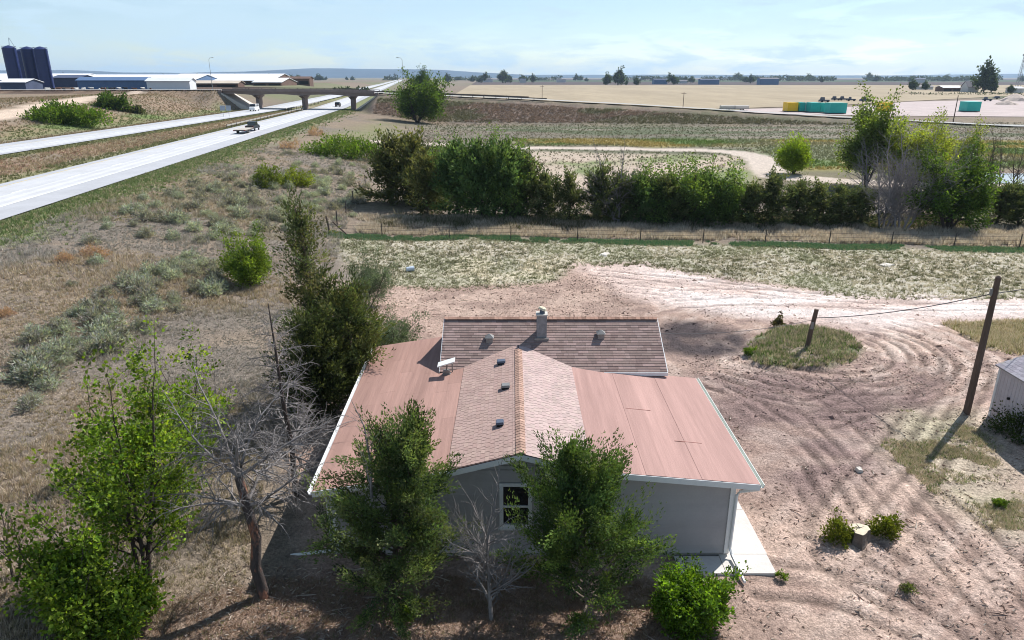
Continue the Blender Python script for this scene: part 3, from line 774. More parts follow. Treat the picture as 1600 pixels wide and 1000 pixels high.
lay_shingles(gable, (KL[0] - .02, YG, KL[1] + .014), (0, -1, 0), (AP[0] - KL[0], 0, AP[1] - KL[1]), YG - YF, math.hypot(AP[0] - KL[0], AP[1] - KL[1]), .145, (.18, .23, .28), (.425, .30, .26), .08, keepG, gap=.02, th=.009)
# ridge caps, one by one
mb = MB(); mb.hexa([(-.15, 0, -.055), (0, 0, .0), (0, .2, -.012), (-.15, .2, -.067), (-.15, 0, -.03), (0, 0, .026), (0, .2, .01), (-.15, .2, -.045)])
mb.hexa([(0, 0, .0), (.15, 0, -.055), (.15, .2, -.067), (0, .2, -.012), (0, 0, .026), (.15, 0, -.03), (.15, .2, -.045), (0, .2, .01)])
capm = mesh_np('ridge_cap', mb.V, mb.F, m_cap)
y = YF - .02
while y < YG - .5:
    ob = link('ridge_cap', capm, gable, np.array((AP[0], y, AP[1] + .05)) - HO); y += .17
capm2 = mesh_np('ridge_cap', mb.V, mb.F, mat('ridge_brown', (.36, .22, .165), .95, .1, 8, .4, 60, rnd=.35, spec=.1))
x = BX0_
while x < BX1_ - .05:
    ob = link('ridge_cap', capm2, brown, np.array((x, BYR, BZR + .055)) - HO, R(-90)); x += .18
# gutters
def gutter(pa, pb, s):
    mb = HB(); pa = np.array(pa); pb = np.array(pb)
    prof = [(0, .0), (0, -.11), (s * .09, -.11), (s * .125, -.02), (s * .125, .0), (s * .105, .0), (s * .08, -.09), (s * .012, -.09), (s * .012, 0)]
    V = [pa + (q[0], 0, q[1]) for q in prof] + [pb + (q[0], 0, q[1]) for q in prof]; n = len(prof)
    mb.add(V, [(i, (i + 1) % n, n + (i + 1) % n, n + i) for i in range(n)] + [tuple(range(n)), tuple(range(n, 2 * n))]); return mb
gutter((ER[0] + .005, YF - .03, ER[1] - .005), (ER[0] + .005, 26.6, ER[1] - .005), 1).build('gutter', m_gutter, house)
gutter((EL[0] - .005, YF - .03, EL[1] - .005), (EL[0] - .335, 30.6, EL[1] - .005), -1).build('gutter', m_trim, house)
mb = HB(); mb.tube([(7.56, 18.66, 2.76), (7.5, 18.68, 2.62), (7.0, 18.84, 2.44), (6.93, 18.86, 2.3), (6.91, 18.87, .35), (6.95, 18.7, .2), (7.0, 17.55, .12)], .05, 6); mb.build('downspout', m_trim, house)
mb = HB(); mb.tube([(-6.12, 18.66, 2.5), (-6.0, 18.8, 2.36), (-5.72, 18.87, 2.2), (-5.70, 18.87, .4), (-5.76, 18.85, .28), (-7.2, 18.75, .14)], .05, 6); mb.build('downspout', m_trim, house)
# chimney and roof vents
ch = link('chimney', None, house)
cx, cy = 1.25, 28.15
HB().box(cx - .21, cx + .21, cy - .2, cy + .2, 3.9, 5.06).build('shaft', m_stone, ch)
HB().box(cx - .24, cx + .24, cy - .23, cy + .23, 5.065, 5.13).build('cap', mat('chimney_mortar', (.55, .53, .48), .95, .2, 8, .5, 30), ch)
HB().tube([(cx + .02, cy, 5.1), (cx + .02, cy, 5.28)], [.12, .10], 10).build('flue', m_bluemetal, ch)
HB().tube([(cx + .02, cy, 5.29), (cx + .05, cy, 5.36), (cx + .06, cy, 5.40)], [.19, .15, .03], 10).build('flue_hat', mat('hat_cream', (.6, .55, .40), .8, .2, 8), ch)
HB().box(cx - .3, cx + .3, cy - .3, cy - .21, brown_z(cy - .3) + .0, brown_z(cy - .3) + .1).build('flashing', m_metal, ch)
for vx, vy in ((-.95, 27.85), (3.75, 28.05)):
    v = link('roof_vent', None, house); z = brown_z(vy)
    HB().box(vx - .14, vx + .14, vy - .14, vy + .14, z - .1, z + .16).build('collar', m_metal, v)
    mb = HB(); mb.hexa([(vx - .19, vy - .19, z + .17), (vx + .19, vy - .19, z + .17), (vx + .19, vy + .19, z + .17), (vx - .19, vy + .19, z + .17), (vx - .02, vy - .02, z + .31), (vx + .02, vy - .02, z + .31), (vx + .02, vy + .02, z + .31), (vx - .02, vy + .02, z + .31)]); mb.build('hood', m_metal, v)
for (px, py), hm, wv in (((783, 567), m_bluemetal, .17), ((790, 607), m_metal, .16), ((781, 663), m_bluemetal, .13)):
    p = P(px, py, 3.78); z = prof_z(p[0]); v = link('roof_vent', None, house)
    HB().box(p[0] - wv * .8, p[0] + wv * .8, p[1] - .12, p[1] + .12, z - .05, z + .10).build('collar', m_dark, v)
    mb = HB(); mb.hexa([(p[0] - wv, p[1] - .15, z + .09), (p[0] + wv, p[1] - .15, z + .11), (p[0] + wv, p[1] + .15, z + .12), (p[0] - wv, p[1] + .15, z + .10), (p[0] - wv * .85, p[1] - .13, z + .17), (p[0] + wv * .85, p[1] - .13, z + .19), (p[0] + wv * .85, p[1] + .13, z + .19), (p[0] - wv * .85, p[1] + .13, z + .17)]); mb.build('hood', hm, v)
# flat satellite antenna on the left roof
sx0, sy0 = -2.62, 26.15; sz0 = prof_z(sx0)
sd = thing('satellite_antenna', 'flat white satellite antenna on a small mount at the edge of the brown roof', 'antenna', (sx0, sy0, sz0))
MB().box(-.16, .16, -.14, .10, .0, .05).box(-.13, .13, -.10, .06, .05, .20).build('mount_box', m_metal, sd)
MB().tube([(.22, .1, .02), (.22, .1, .42)], .025, 8).tube([(0, 0, .19), (.02, 0, .40)], .03, 8).build('mast', m_metal, sd)
mb = MB(); mb.hexa([(-.34, -.2, .36), (.34, -.2, .58), (.34, .22, .60), (-.34, .22, .38), (-.35, -.2, .40), (.33, -.2, .62), (.33, .22, .64), (-.35, .22, .42)]); mb.build('panel', mat('antenna_white', (.8, .8, .76), .4), sd)
# concrete slab round the right corner
m_slab = mat('patio_concrete', (.60, .565, .52), .9, .10, 1.2, .25, 14)
slabo = tag(link('concrete_path', None, None, (0, 0, 0)), kind='structure')
for x0, x1, y0, y1 in ((5.15, 6.58, 18.02, 18.84), (6.60, 8.13, 18.02, 18.93), (6.9, 8.15, 18.95, 21.4), (6.9, 8.13, 21.42, 24.2)):
    MB().box(x0, x1, y0, y1, -.15, .075).build('concrete_panel', m_slab, slabo)

# ------------------------------------------------------------------ shed
m_shed = mat('shed_siding', (.50, .45, .46), .8, .08, 3, .15, 40, rnd=.035)
m_shroof = mat('shed_shingle', attr='Col', rough=.95, var=.1, vs=8, bump=.3, bs=50, spec=.1)
shed = thing('shed', 'small pale lilac plank shed with grey shingle roof at the right edge', 'shed', (21.4, 28.6, 0))
SX, SY0, SY1, SH = 3.4, -4.6, 0.0, 2.55
MB().box(.05, SX - .05, SY0 + .05, SY1 - .05, .0, SH - .05).build('wall_core', m_shed, shed)
sw = link('side_wall', None, shed)
k = 0; y = SY1
while y > SY0 + .02:
    MB().box(-.02, .045, max(y - .195, SY0), y - .006, .04, SH).build('plank', m_shed, sw); y -= .2
for yy in (SY0, SY1):
    mb = MB(); s = -1 if yy == SY0 else 1
    mb.prism([(0.05, yy + s * .0, .04), (SX - .05, yy, .04), (SX - .05, yy, SH), (SX / 2, yy, SH + SX * .2), (.05, yy, SH)], (0, -s * .045, 0)); mb.build('gable_wall', m_shed, shed)
MB().box(SX - .04, SX + .02, SY0, SY1, .04, SH).build('side_wall', m_shed, shed)
MB().box(-.05, -.022, SY1 - .08, SY1 + .03, .03, SH - .02).box(-.021, .06, SY1 + .002, SY1 + .03, .03, SH - .02).build('corner_trim', m_trim, shed)
sr = link('roof', None, shed)
for s in (-1, 1):
    x0 = -.16 if s < 0 else SX + .16; xm = SX / 2; z0 = SH - .06; zm = SH + SX * .2
    mb = MB(); mb.hexa([(x0, SY0 - .15, z0), (xm, SY0 - .15, zm), (xm, SY1 + .15, zm), (x0, SY1 + .15, z0), (x0, SY0 - .15, z0 + .05), (xm, SY0 - .15, zm + .05), (xm, SY1 + .15, zm + .05), (x0, SY1 + .15, z0 + .05)])
    mb.build('roof_deck', m_found, sr)
o_ = Vector((-.16, SY1 + .15, SH - .01)); Ms = roof_basis(o_, (0, -1, 0), (SX / 2 + .16, 0, SX * .2 + .06)); cs = shingle_cols((.33, .31, .34), .2, 6)
sm = {}
for r in range(10):
    x = -.0 - (.12 if r % 2 else 0)
    while x < 4.85:
        ci = int(rs.integers(6))
        if ci not in sm: sm[ci] = mesh_np('shingle', slab_v(.235, .205), SF, m_shroof, np.tile(cs[ci], (8, 1)))
        if x >= 0: link('shingle', sm[ci], sr).matrix_local = Ms @ Matrix.Translation((x, r * .19, .001))
        x += .243
d = link('door', None, shed)
MB().box(-.03, -.022, -2.05, -1.97, .25, 2.2).build('door_seam', m_dark, d)
MB().tube([(-.03, -.95, 1.42), (-.10, -.95, 1.42)], .06, 8).build('knob', m_dark, d)
MB().box(-.04, -.022, -.75, -.05, .52, .58).build('hinge', mat('hinge_iron', (.12, .1, .1), .6), d)

# ------------------------------------------------------------------ utility pole, post, wires
m_wood = mat('old_pole_wood', (.115, .08, .062), .9, .25, 3, .5, 10, stretch=(1, 1, .15))
m_wire = mat('wire', (.04, .04, .045), .6)
pp = G(1510, 645)
up = thing('utility_pole', 'tall bare wooden utility pole standing left of the lilac shed', 'pole', pp)
MB().tube([(0, 0, -.4), (.02, 0, 3), (.03, 0, 6.35)], [.16, .145, .115], 10).build('shaft', m_wood, up, smooth=False)
MB().tube([(.03, 0, 6.35), (.03, 0, 6.42)], [.125, .05], 8).build('cap', m_wood, up)
MB().box(-.18, -.10, -.05, .05, 5.55, 5.85).build('insulator_bracket', m_metal, up)
p2 = G(1259, 549)
po = thing('wooden_post', 'short leaning wooden post standing in the round weedy island', 'post', p2)
MB().tube([(0, 0, -.3), (.12, 0, 1.2), (.26, .0, 2.45)], [.13, .125, .115], 9).build('shaft', m_wood, po)
MB().box(.02, .16, -.16, -.10, 1.35, 1.75).build('meter_box', m_metal, po)
def wire(name, a, b, sag, label, r=.014, par=None):
    pts = []
    for t in np.linspace(0, 1, 15):
        q = np.array(a) * (1 - t) + np.array(b) * t; q[2] -= sag * 4 * t * (1 - t); pts.append(q)
    mb = MB(); mb.tube(pts, r, 5); return tag(mb.build(name, m_wire), label, 'wire')
wa = pp + (0, 0, 5.65)
wire('overhead_wire', wa, p2 + (.2, 0, 1.95), .25, 'sagging overhead wire from the tall pole to the short island post', .02)
wire('overhead_wire', wa + (.1, 0, 0), (60, 49, 5.8), .6, 'overhead wire leaving the tall pole towards the right edge', .02)
wire('overhead_wire', p2 + (.15, -.12, 1.9), (6.2, 29.6, 3.7), .3, 'thin wire from the short island post to the brown roof', .012)

# ------------------------------------------------------------------ vegetation toolkit
def norm(v): return v / (np.linalg.norm(v, axis=-1, keepdims=True) + 1e-9)
class Skel:
    """five-point branches, skinned together"""
    def __init__(s): s.P = []; s.R = []
    def add(s, pts, r0, r1):
        s.P.append(np.asarray(pts, float)); s.R.append(np.linspace(r0, r1, 5))
    def arrays(s, k=5):
        Pn = np.array(s.P); Rn = np.array(s.R)
        thick = Rn[:, 0] > max(.035, Rn[:, 0].max() * .3)
        if len(Pn) > 60 and thick.any() and not thick.all():
            a, b = s._skin(Pn[thick], Rn[thick], k), s._skin(Pn[~thick][:, ::2], Rn[~thick][:, ::2], 3)
            return np.concatenate([a[0], b[0]]), np.concatenate([a[1], b[1] + len(a[0])])
        return s._skin(Pn, Rn, k)
    def _skin(s, Pn, Rn, k):
        B, m_ = Pn.shape[:2]
        T = norm(np.gradient(Pn, axis=1)); ref = np.where(np.abs(T[..., 2:3]) < .9, np.array([0, 0, 1.0]), np.array([1.0, 0, 0]))
        A = norm(np.cross(T, ref)); Bn = np.cross(T, A); w = np.arange(k) * 2 * math.pi / k
        V = Pn[:, :, None] + Rn[:, :, None, None] * (np.cos(w)[:, None] * A[:, :, None] + np.sin(w)[:, None] * Bn[:, :, None])
        b = (np.arange(B) * m_ * k)[:, None, None]; i = (np.arange(m_ - 1) * k)[None, :, None]; j = np.arange(k)[None, None]; j2 = (j + 1) % k
        F = np.stack([b + i + j, b + i + j2, b + i + k + j2, b + i + k + j], -1).reshape(-1, 4)
        return V.reshape(-1, 3), F
def grow(rng, S, tips, p, d, L, r, lev, pr):
    pts = [np.array(p, float)]; d = norm(np.array(d, float)); q = np.array(p, float)
    for i in range(4):
        d = norm(d + rng.normal(0, pr['wander'][lev], 3) + np.array((0, 0, pr['up'][lev])))
        q = q + d * L / 4; pts.append(q.copy())
    last = lev == pr['levels'] - 1
    r1 = r * (.25 if last else pr.get('taper', .5))
    S.add(pts, r, r1)
    if last: tips.append((pts[2], pts[4])); return
    n = pr['n'][lev]; n = int(n * rng.uniform(.75, 1.25) + .5)
    for k in range(n):
        t = pr['start'][lev] + (1 - pr['start'][lev]) * (k + rng.uniform(0, 1)) / n
        f = min(t * 4, 3.999); i = int(f); pos = pts[i] + (pts[i + 1] - pts[i]) * (f - i); ax = norm(pts[i + 1] - pts[i])
        a = rng.uniform(0, 2 * math.pi); e1 = norm(np.cross(ax, (0.3, .5, .81))); e2 = np.cross(ax, e1)
        sp = R(pr['angle'][lev] * rng.uniform(.7, 1.3)); nd = ax * math.cos(sp) + (e1 * math.cos(a) + e2 * math.sin(a)) * math.sin(sp)
        rr_ = (r + (r1 - r) * t)
        grow(rng, S, tips, pos, nd, L * pr['ratio'][lev] * rng.uniform(.65, 1.2) * (1.1 - .45 * t), rr_ * pr.get('thin', .55), lev + 1, pr)
    if pr.get('leader', True): grow(rng, S, tips, pts[4], d, L * .55, r1, lev + 1, pr)
def clumps(rng, C, A, rc, n, ll, lw, cols, spread=.75, up=.35, var=.35, tri=True, hue=.08, elong=1.0):
    """leaf faces gathered round clump centres C with outward axes A"""
    C = np.asarray(C, float); A = norm(np.asarray(A, float)); M = len(C)
    cc = np.asarray(cols)[rng.integers(0, len(cols), M)] * (1 + rng.uniform(-var, var, (M, 1)))
    rad = rc * rng.uniform(.65, 1.3, (M, 1, 1))
    off = rng.normal(0, .5, (M, n, 3)); off = off / np.maximum(1, np.linalg.norm(off, axis=-1, keepdims=True))
    al = (off * A[:, None]).sum(-1, keepdims=True); off = (off - A[:, None] * al) / elong ** .5 + A[:, None] * al * elong * 1.3
    pos = (C[:, None] + off * rad).reshape(-1, 3)
    d = norm((A[:, None] * .8 + off * 1.1 + np.array((0, 0, up)) + rng.normal(0, spread, (M, n, 3)))).reshape(-1, 3)
    K = M * n; L = ll * rng.uniform(.6, 1.4, (K, 1)); Wd = lw * rng.uniform(.6, 1.4, (K, 1))
    side = norm(np.cross(d, rng.normal(0, 1, (K, 3))))
    col = np.repeat(cc, n, axis=0) * (1 + rng.uniform(-.28, .28, (K, 1))) * (1 + rng.uniform(-hue, hue, (K, 3)))
    if tri:
        V = np.stack([pos - side * Wd / 2, pos + side * Wd / 2, pos + d * L], 1); k = 3
    else:
        nn = np.cross(d, side)
        V = np.stack([pos, pos + d * L * .5 + side * Wd / 2 + nn * L * .12, pos + d * L, pos + d * L * .5 - side * Wd / 2 + nn * L * .12], 1); k = 4
    F = np.arange(K * k).reshape(-1, k)
    return V.reshape(-1, 3), F, np.clip(np.repeat(col, k, axis=0), .003, .9)
m_bark = mat('bark_grey', (.17, .135, .11), .95, .3, 5, .6, 18, coord='obj')
m_deadw = mat('dead_wood', (.225, .205, .195), .9, .3, 6, .4, 20, coord='obj')
m_deadt = mat('peeling_trunk', (.085, .07, .065), .9, .35, 2.0, .9, 14, coord='obj', col2=(.33, .155, .10), stretch=(1.6, 1.6, .6), bd=.1)
m_darkbark = mat('dark_bark', (.075, .058, .05), .95, .3, 5, .5, 18, coord='obj')
m_jun = mat('juniper_foliage', attr='Col', rough=.8, trans=.36, spec=.1, transcol=(1.5, 1.5, .7))
m_leaf = mat('broad_leaf', attr='Col', rough=.5, trans=.42, spec=.22, transcol=(1.8, 1.75, .5))
def plant(name, label, cat, loc, trunk, crown, group=None, rz=0.0, sc=None, mt=None, mc=None, tname='trunk', cname='crown'):
    t = thing(name, label, cat, loc, rz, group)
    if sc is not None: t.scale = (sc, sc, sc) if isinstance(sc, (int, float)) else sc
    if trunk is not None:
        me = trunk if isinstance(trunk, bpy.types.Mesh) else mesh_np(tname, trunk[0], trunk[1], mt or m_bark, smooth=True)
        link(tname, me, t)
    if crown is not None:
        me = crown if isinstance(crown, bpy.types.Mesh) else mesh_np(cname, crown[0], crown[1], mc or m_jun, crown[2])
        link(cname, me, t)
    return t
def juniper(rng, H, Rm, env, limbs=70, lean=(0, 0), cl_r=.34, cl_n=90, ll=.11, lw=.045, cols=((.06, .085, .03),), h0=.06, upang=(10, 45), step=.34, tr=.12, keep=.0):
    S = Skel(); tp = lambda t: np.array((lean[0] * t ** 1.4, lean[1] * t ** 1.4, H * t))
    S.add([tp(t) + np.array((rng.normal(0, .04), rng.normal(0, .04), 0)) * H * .12 * (t > 0) for t in (-.03, .22, .48, .73, .97)], tr, tr * .15)
    C = []; A = []
    for i in range(limbs):
        t = h0 + (1 - h0) * ((i + rng.uniform(0, 1)) / limbs) ** .9
        L = max(.25, Rm * env(t) * rng.uniform(.55, 1.18)); a = i * 2.399 + rng.normal(0, .35); L *= .72 + .56 * float(fbm(np.array([a % 6.283 * 1.3]), np.array([t * 5.0]), 1.0, 2, Rm + H))
        el = R(rng.uniform(*upang) * (.35 + .65 * min(1, t / .3)) - 14 * max(0, .25 - t) / .25 + 35 * max(0, t - .6) / .4); d = np.array((math.cos(a) * math.cos(el), math.sin(a) * math.cos(el), math.sin(el)))
        p = tp(t * .93); pts = [p]
        for k in range(4):
            d = norm(d + rng.normal(0, .10, 3) + (0, 0, .10)); pts.append(pts[-1] + d * L / 4)
        S.add(pts, tr * .30 * (1 - .6 * t) + .008, .006)
        if rng.random() < keep: continue
        m = max(1, int(L / step))
        for k in range(m):
            f = .38 + .62 * (k + 1) / m; g = min(f * 4, 3.99); j = int(g); q = pts[j] + (pts[j + 1] - pts[j]) * (g - j)
            C.append(q + rng.normal(0, cl_r * .3, 3)); A.append(norm(pts[4] - pts[1]) + rng.normal(0, .3, 3))
    return S.arrays(6), clumps(rng, C, A, cl_r, cl_n, ll, lw, cols, spread=.55, elong=2.1, var=.5)
oval = lambda t: math.sin(math.pi * min(1, .12 + .86 * t)) ** .7
cone = lambda t: (1 - t) ** .75 + .08
def bulge(b): return lambda t: (max(0, math.sin(math.pi * t ** b))) ** .65 + .05

# ------------------------------------------------------------------ foreground plants
R1 = np.random.default_rng(21)
GRN = ((.085, .125, .045), (.14, .185, .06), (.055, .085, .035), (.12, .145, .065))
tr_, cr_ = juniper(R1, 5.6, 2.15, bulge(.60), 96, (1.0, .5), .28, 190, .085, .045, GRN, .03, (8, 58), .42, .13)
plant('juniper_tree', 'large bushy green juniper in front of the left half of the house', 'tree', G(612, 952), tr_, cr_, mt=m_darkbark)
GRN2 = ((.08, .13, .038), (.13, .19, .05), (.052, .09, .034), (.10, .145, .05))
tr_, cr_ = juniper(R1, 4.95, 2.25, bulge(.48), 76, (-.85, .5), .28, 190, .085, .045, GRN2, .07, (15, 64), .42, .14)
plant('juniper_tree', 'tufted bright green juniper right of the house window', 'tree', G(922, 962), tr_, cr_, mt=m_bark)
# dead stem that pokes out of the left juniper
S = Skel(); tips = []
g0 = G(600, 952)
grow(R1, S, tips, (0.1, 0, 3.6), (.04, .05, 1), 1.75, .045, 0, dict(levels=3, wander=(.06, .14, .2), up=(.05, .05, .05), n=(9, 4), start=(.2, .2), angle=(38, 40), ratio=(.42, .5)))
ds = plant('bare_sapling', 'bare grey sapling poking out of the top of the left juniper', 'sapling', g0 + (-.25, .15, 0), S.arrays(4), None, mt=m_deadw, tname='twigs')

def dead_tree(rng, H, r, pr, k=5, base=None, d=(0, 0, 1)):
    S = Skel(); tips = []
    grow(rng, S, tips, (0, 0, -.15), d, H, r, 0, pr); return S, tips
# small bare tree in front of the window
pr = dict(levels=4, wander=(.05, .13, .18, .22), up=(.05, .04, .02, 0), n=(24, 8, 5), start=(.22, .1, .12), angle=(54, 42, 40), ratio=(.5, .5, .5), taper=.45, thin=.64)
S, _ = dead_tree(np.random.default_rng(5), 2.75, .07, pr, d=(-.02, .1, 1))
plant('bare_tree', 'small leafless grey tree between the two junipers below the window', 'tree', G(768, 968), S.arrays(4), None, mt=m_deadw, tname='branches')
# large dead tree at the left with a torn trunk
rt = np.random.default_rng(31)
S = Skel(); T0 = Skel()
tr = [(0, 0, -.2), (-.18, .02, 1.0), (-.05, .05, 2.0), (-.22, .1, 3.0), (-.35, .15, 3.9)]
T0.add(tr, .165, .115)
tips = []
pr = dict(levels=4, wander=(.11, .13, .15, .16), up=(-.02, -.09, -.15, -.16), n=(9, 6, 4), start=(.12, .1, .12), angle=(52, 48, 44), ratio=(.58, .56, .55), taper=.45, thin=.62)
for k, (dd, L, h) in enumerate((((-.7, -.1, .75), 2.7, 4), ((.75, .1, .55), 2.9, 4), ((-.25, .4, 1), 3.2, 4), ((.3, -.4, .9), 2.6, 4), ((-.95, .2, .2), 2.5, 3), ((.95, -.2, .25), 2.4, 3), ((.1, .7, .5), 2.4, 3), ((-.5, -.6, .4), 2.3, 3), ((.45, .35, 1.1), 2.6, 4))):
    grow(rt, S, tips, tr[h], dd, L * .68, .06, 0, pr)
t = plant('dead_tree', 'dead tree with torn reddish trunk and drooping pale branches left of the house', 'tree', G(415, 932), T0.arrays(10), None, mt=m_deadt)
link('branches', mesh_np('branches', *S.arrays(4), m_deadw, smooth=True), t)
# its taller neighbour behind
rt = np.random.default_rng(38); S = Skel(); T0 = Skel(); tips = []
tr = [(0, 0, -.2), (.05, .05, 1.9), (-.1, .1, 3.8), (-.15, .1, 5.6), (-.25, .2, 7.2)]
T0.add(tr, .12, .015)
pr = dict(levels=3, wander=(.12, .18, .22), up=(-.02, -.05, -.06), n=(10, 7), start=(.1, .12), angle=(48, 46), ratio=(.55, .5), taper=.45, thin=.6)
for k in range(44):
    h = .16 + .8 * (k / 44) ** 1.25; f = h * 4; j = min(3, int(f)); p = np.array(tr[j]) + (np.array(tr[j + 1]) - np.array(tr[j])) * (f - j); a = k * 2.4
    grow(rt, S, tips, p, (math.cos(a), math.sin(a), .25), rt.uniform(1.0, 1.7) * (1.15 - h * .8), .042 * (1.25 - h), 0, pr)
t = plant('dead_tree', 'tall slim dead tree with white twigs beside the left roof edge', 'tree', G(462, 775), T0.arrays(8), None, mt=m_darkbark)
link('branches', mesh_np('branches', *S.arrays(4), m_deadw, smooth=True), t)

def leafy(rng, H, pr, d=(0, 0, 1), r=.1, cl_r=.32, cl_n=40, ll=.11, lw=.08, cols=((.10, .17, .02),), stems=1, sp=.3, tri=False, up=.1, k=5):
    S = Skel(); tips = []
    for i in range(stems):
        a = i * 2.4 + rng.uniform(0, 1); dd = np.array(d, float) + (np.array((math.cos(a), math.sin(a), 0)) * sp if stems > 1 else 0)
        grow(rng, S, tips, (0.1 * math.cos(a) * (stems > 1), .1 * math.sin(a) * (stems > 1), -.1), dd, H / 1.62 * rng.uniform(.75, 1.05) if i else H / 1.62, r * (1 if i == 0 else .8), 0, pr)
    C = []; A = []
    for a, b in tips: C += [a, b]; A += [b - a, b - a]
    return S.arrays(k), clumps(rng, C, A, cl_r, cl_n, ll, lw, cols, up=up, tri=tri, var=.5)
PRL = dict(levels=3, wander=(.07, .13, .18), up=(.06, .06, .03), n=(13, 5), start=(.2, .25), angle=(50, 44), ratio=(.48, .55), taper=.4, thin=.5)
LG = ((.15, .23, .025), (.23, .30, .045), (.09, .155, .022), (.13, .20, .028))
rl = np.random.default_rng(44)
t_, c_ = leafy(rl, 6.8, PRL, (0, .05, 1), .09, .26, 20, .115, .085, LG, 3, .15)
plant('broadleaf_tree', 'bright green leafy tree at lower left beside the dead tree', 'tree', G(225, 905), t_, c_, mc=m_leaf, mt=m_darkbark)
t_, c_ = leafy(rl, 4.8, PRL, (.05, .05, 1), .07, .26, 18, .13, .09, LG, 2, .3)
plant('broadleaf_tree', 'dark stemmed green sapling behind the leafy left tree', 'tree', G(268, 742), t_, c_, mc=m_leaf, mt=m_darkbark)
t_, c_ = leafy(rl, 3.7, PRL, (0, 0, 1), .05, .25, 16, .12, .09, LG, 4, .26)
plant('leafy_shrub', 'bright green leafy shrub in the bottom left corner', 'shrub', (-11.6, 15.1, 0), t_, c_, mc=m_leaf, mt=m_darkbark)
t_, c_ = leafy(rl, 1.7, PRL, (0, 0, 1), .035, .23, 9, .12, .085, LG, 4, .5)
plant('leafy_shrub', 'low yellow green leafy shrub between the left tree and the corner shrub', 'shrub', G(195, 985), t_, c_, mc=m_leaf, mt=m_darkbark)
pr = dict(levels=4, wander=(.07, .12, .16, .2), up=(.05, .02, 0, 0), n=(10, 5, 3), start=(.25, .2, .2), angle=(38, 40, 40), ratio=(.45, .5, .5), taper=.35, thin=.5)
for (px, py, H, dd, lab) in ((165, 945, 3.7, (-.45, .2, 1), 'dark bare forked sapling in front of the leafy left tree'), (20, 905, 3.1, (-.1, .2, 1), 'thin dark bare stem at the left picture edge'),
                            (305, 700, 4.2, (-.25, .1, 1), 'dark bare stems rising behind the leafy left tree'), (335, 680, 3.2, (.3, .1, 1), 'short bare branching sapling left of the tall dead tree'),
                            (415, 690, 3.0, (-.4, .1, 1), 'grey tangled bare shrub beside the dark junipers')):
    S = Skel(); tips = []
    for q in range(2): grow(rl, S, tips, (q * .15, 0, -.1), np.array(dd) + (q * .35, 0, 0), H * (1 - .2 * q) / 1.6, .05, 0, pr)
    plant('bare_sapling', lab, 'sapling', G(px, py), S.arrays(4), None, mt=m_darkbark if px < 330 else m_deadw, tname='branches')
# bright shrub by the right corner of the house
t_, c_ = leafy(rl, 1.85, dict(PRL, n=(10, 4)), (.05, 0, 1), .03, .2, 26, .10, .06, ((.10, .185, .02), (.135, .23, .025), (.075, .14, .018)), 8, .6)
plant('leafy_shrub', 'rounded bright green shrub near the right front corner of the house', 'shrub', G(1075, 975), t_, c_, mc=m_leaf, mt=m_bark)
# juniper group left of the house, behind
JD = ((.085, .105, .05), (.125, .14, .06), (.065, .085, .042), (.14, .13, .06))
rj = np.random.default_rng(61)
for (px, py, H, Rm, env, lean, lab, cols) in ((512, 622, 9.4, 1.7, lambda t: (1 - t) ** .62 + .06, (-.7, 0), 'tall ragged olive brown juniper rising left behind the house', JD),
        (548, 632, 5.3, 2.1, bulge(.7), (.2, .2), 'broad dark olive juniper against the left back roof corner', ((.07, .095, .04), (.105, .125, .05), (.12, .13, .058))),
        (500, 660, 4.6, 1.5, bulge(.7), (-.2, 0), 'dark shaded juniper below the tall ragged one', ((.06, .075, .035), (.08, .095, .04)))):
    t_, c_ = juniper(rj, H, Rm, env, 88, lean, .38, 80, .15, .07, cols, .04, (5, 45), .40, .15)
    plant('juniper_tree', lab, 'tree', G(px, py), t_, c_, mt=m_darkbark)
BL = ((.13, .17, .12), (.16, .20, .14), (.10, .14, .09))
for px, py, H, lab in ((600, 560, 2.6, 'sparse blue green shrub beside the back left roof corner'), (575, 480, 3.0, 'sparse blue green shrub behind the dark olive juniper')):
    t_, c_ = leafy(rj, H * 1.2, dict(PRL, n=(10, 4)), (.2, 0, 1), .05, .26, 26, .11, .04, BL, 4, .5)
    plant('blue_shrub', lab, 'shrub', G(px, py), t_, c_, mt=m_darkbark)
t_, c_ = leafy(rj, 3.7, dict(PRL, n=(12, 5), start=(.08, .25), angle=(62, 46)), (-.15, 0, 1), .10, .36, 30, .13, .09, ((.12, .18, .03), (.16, .225, .04), (.09, .14, .03)), 3, .4)
plant('elm_tree', 'small spreading light green tree in the field left of the tall juniper', 'tree', G(392, 447), t_, c_, mc=m_leaf, mt=m_darkbark)

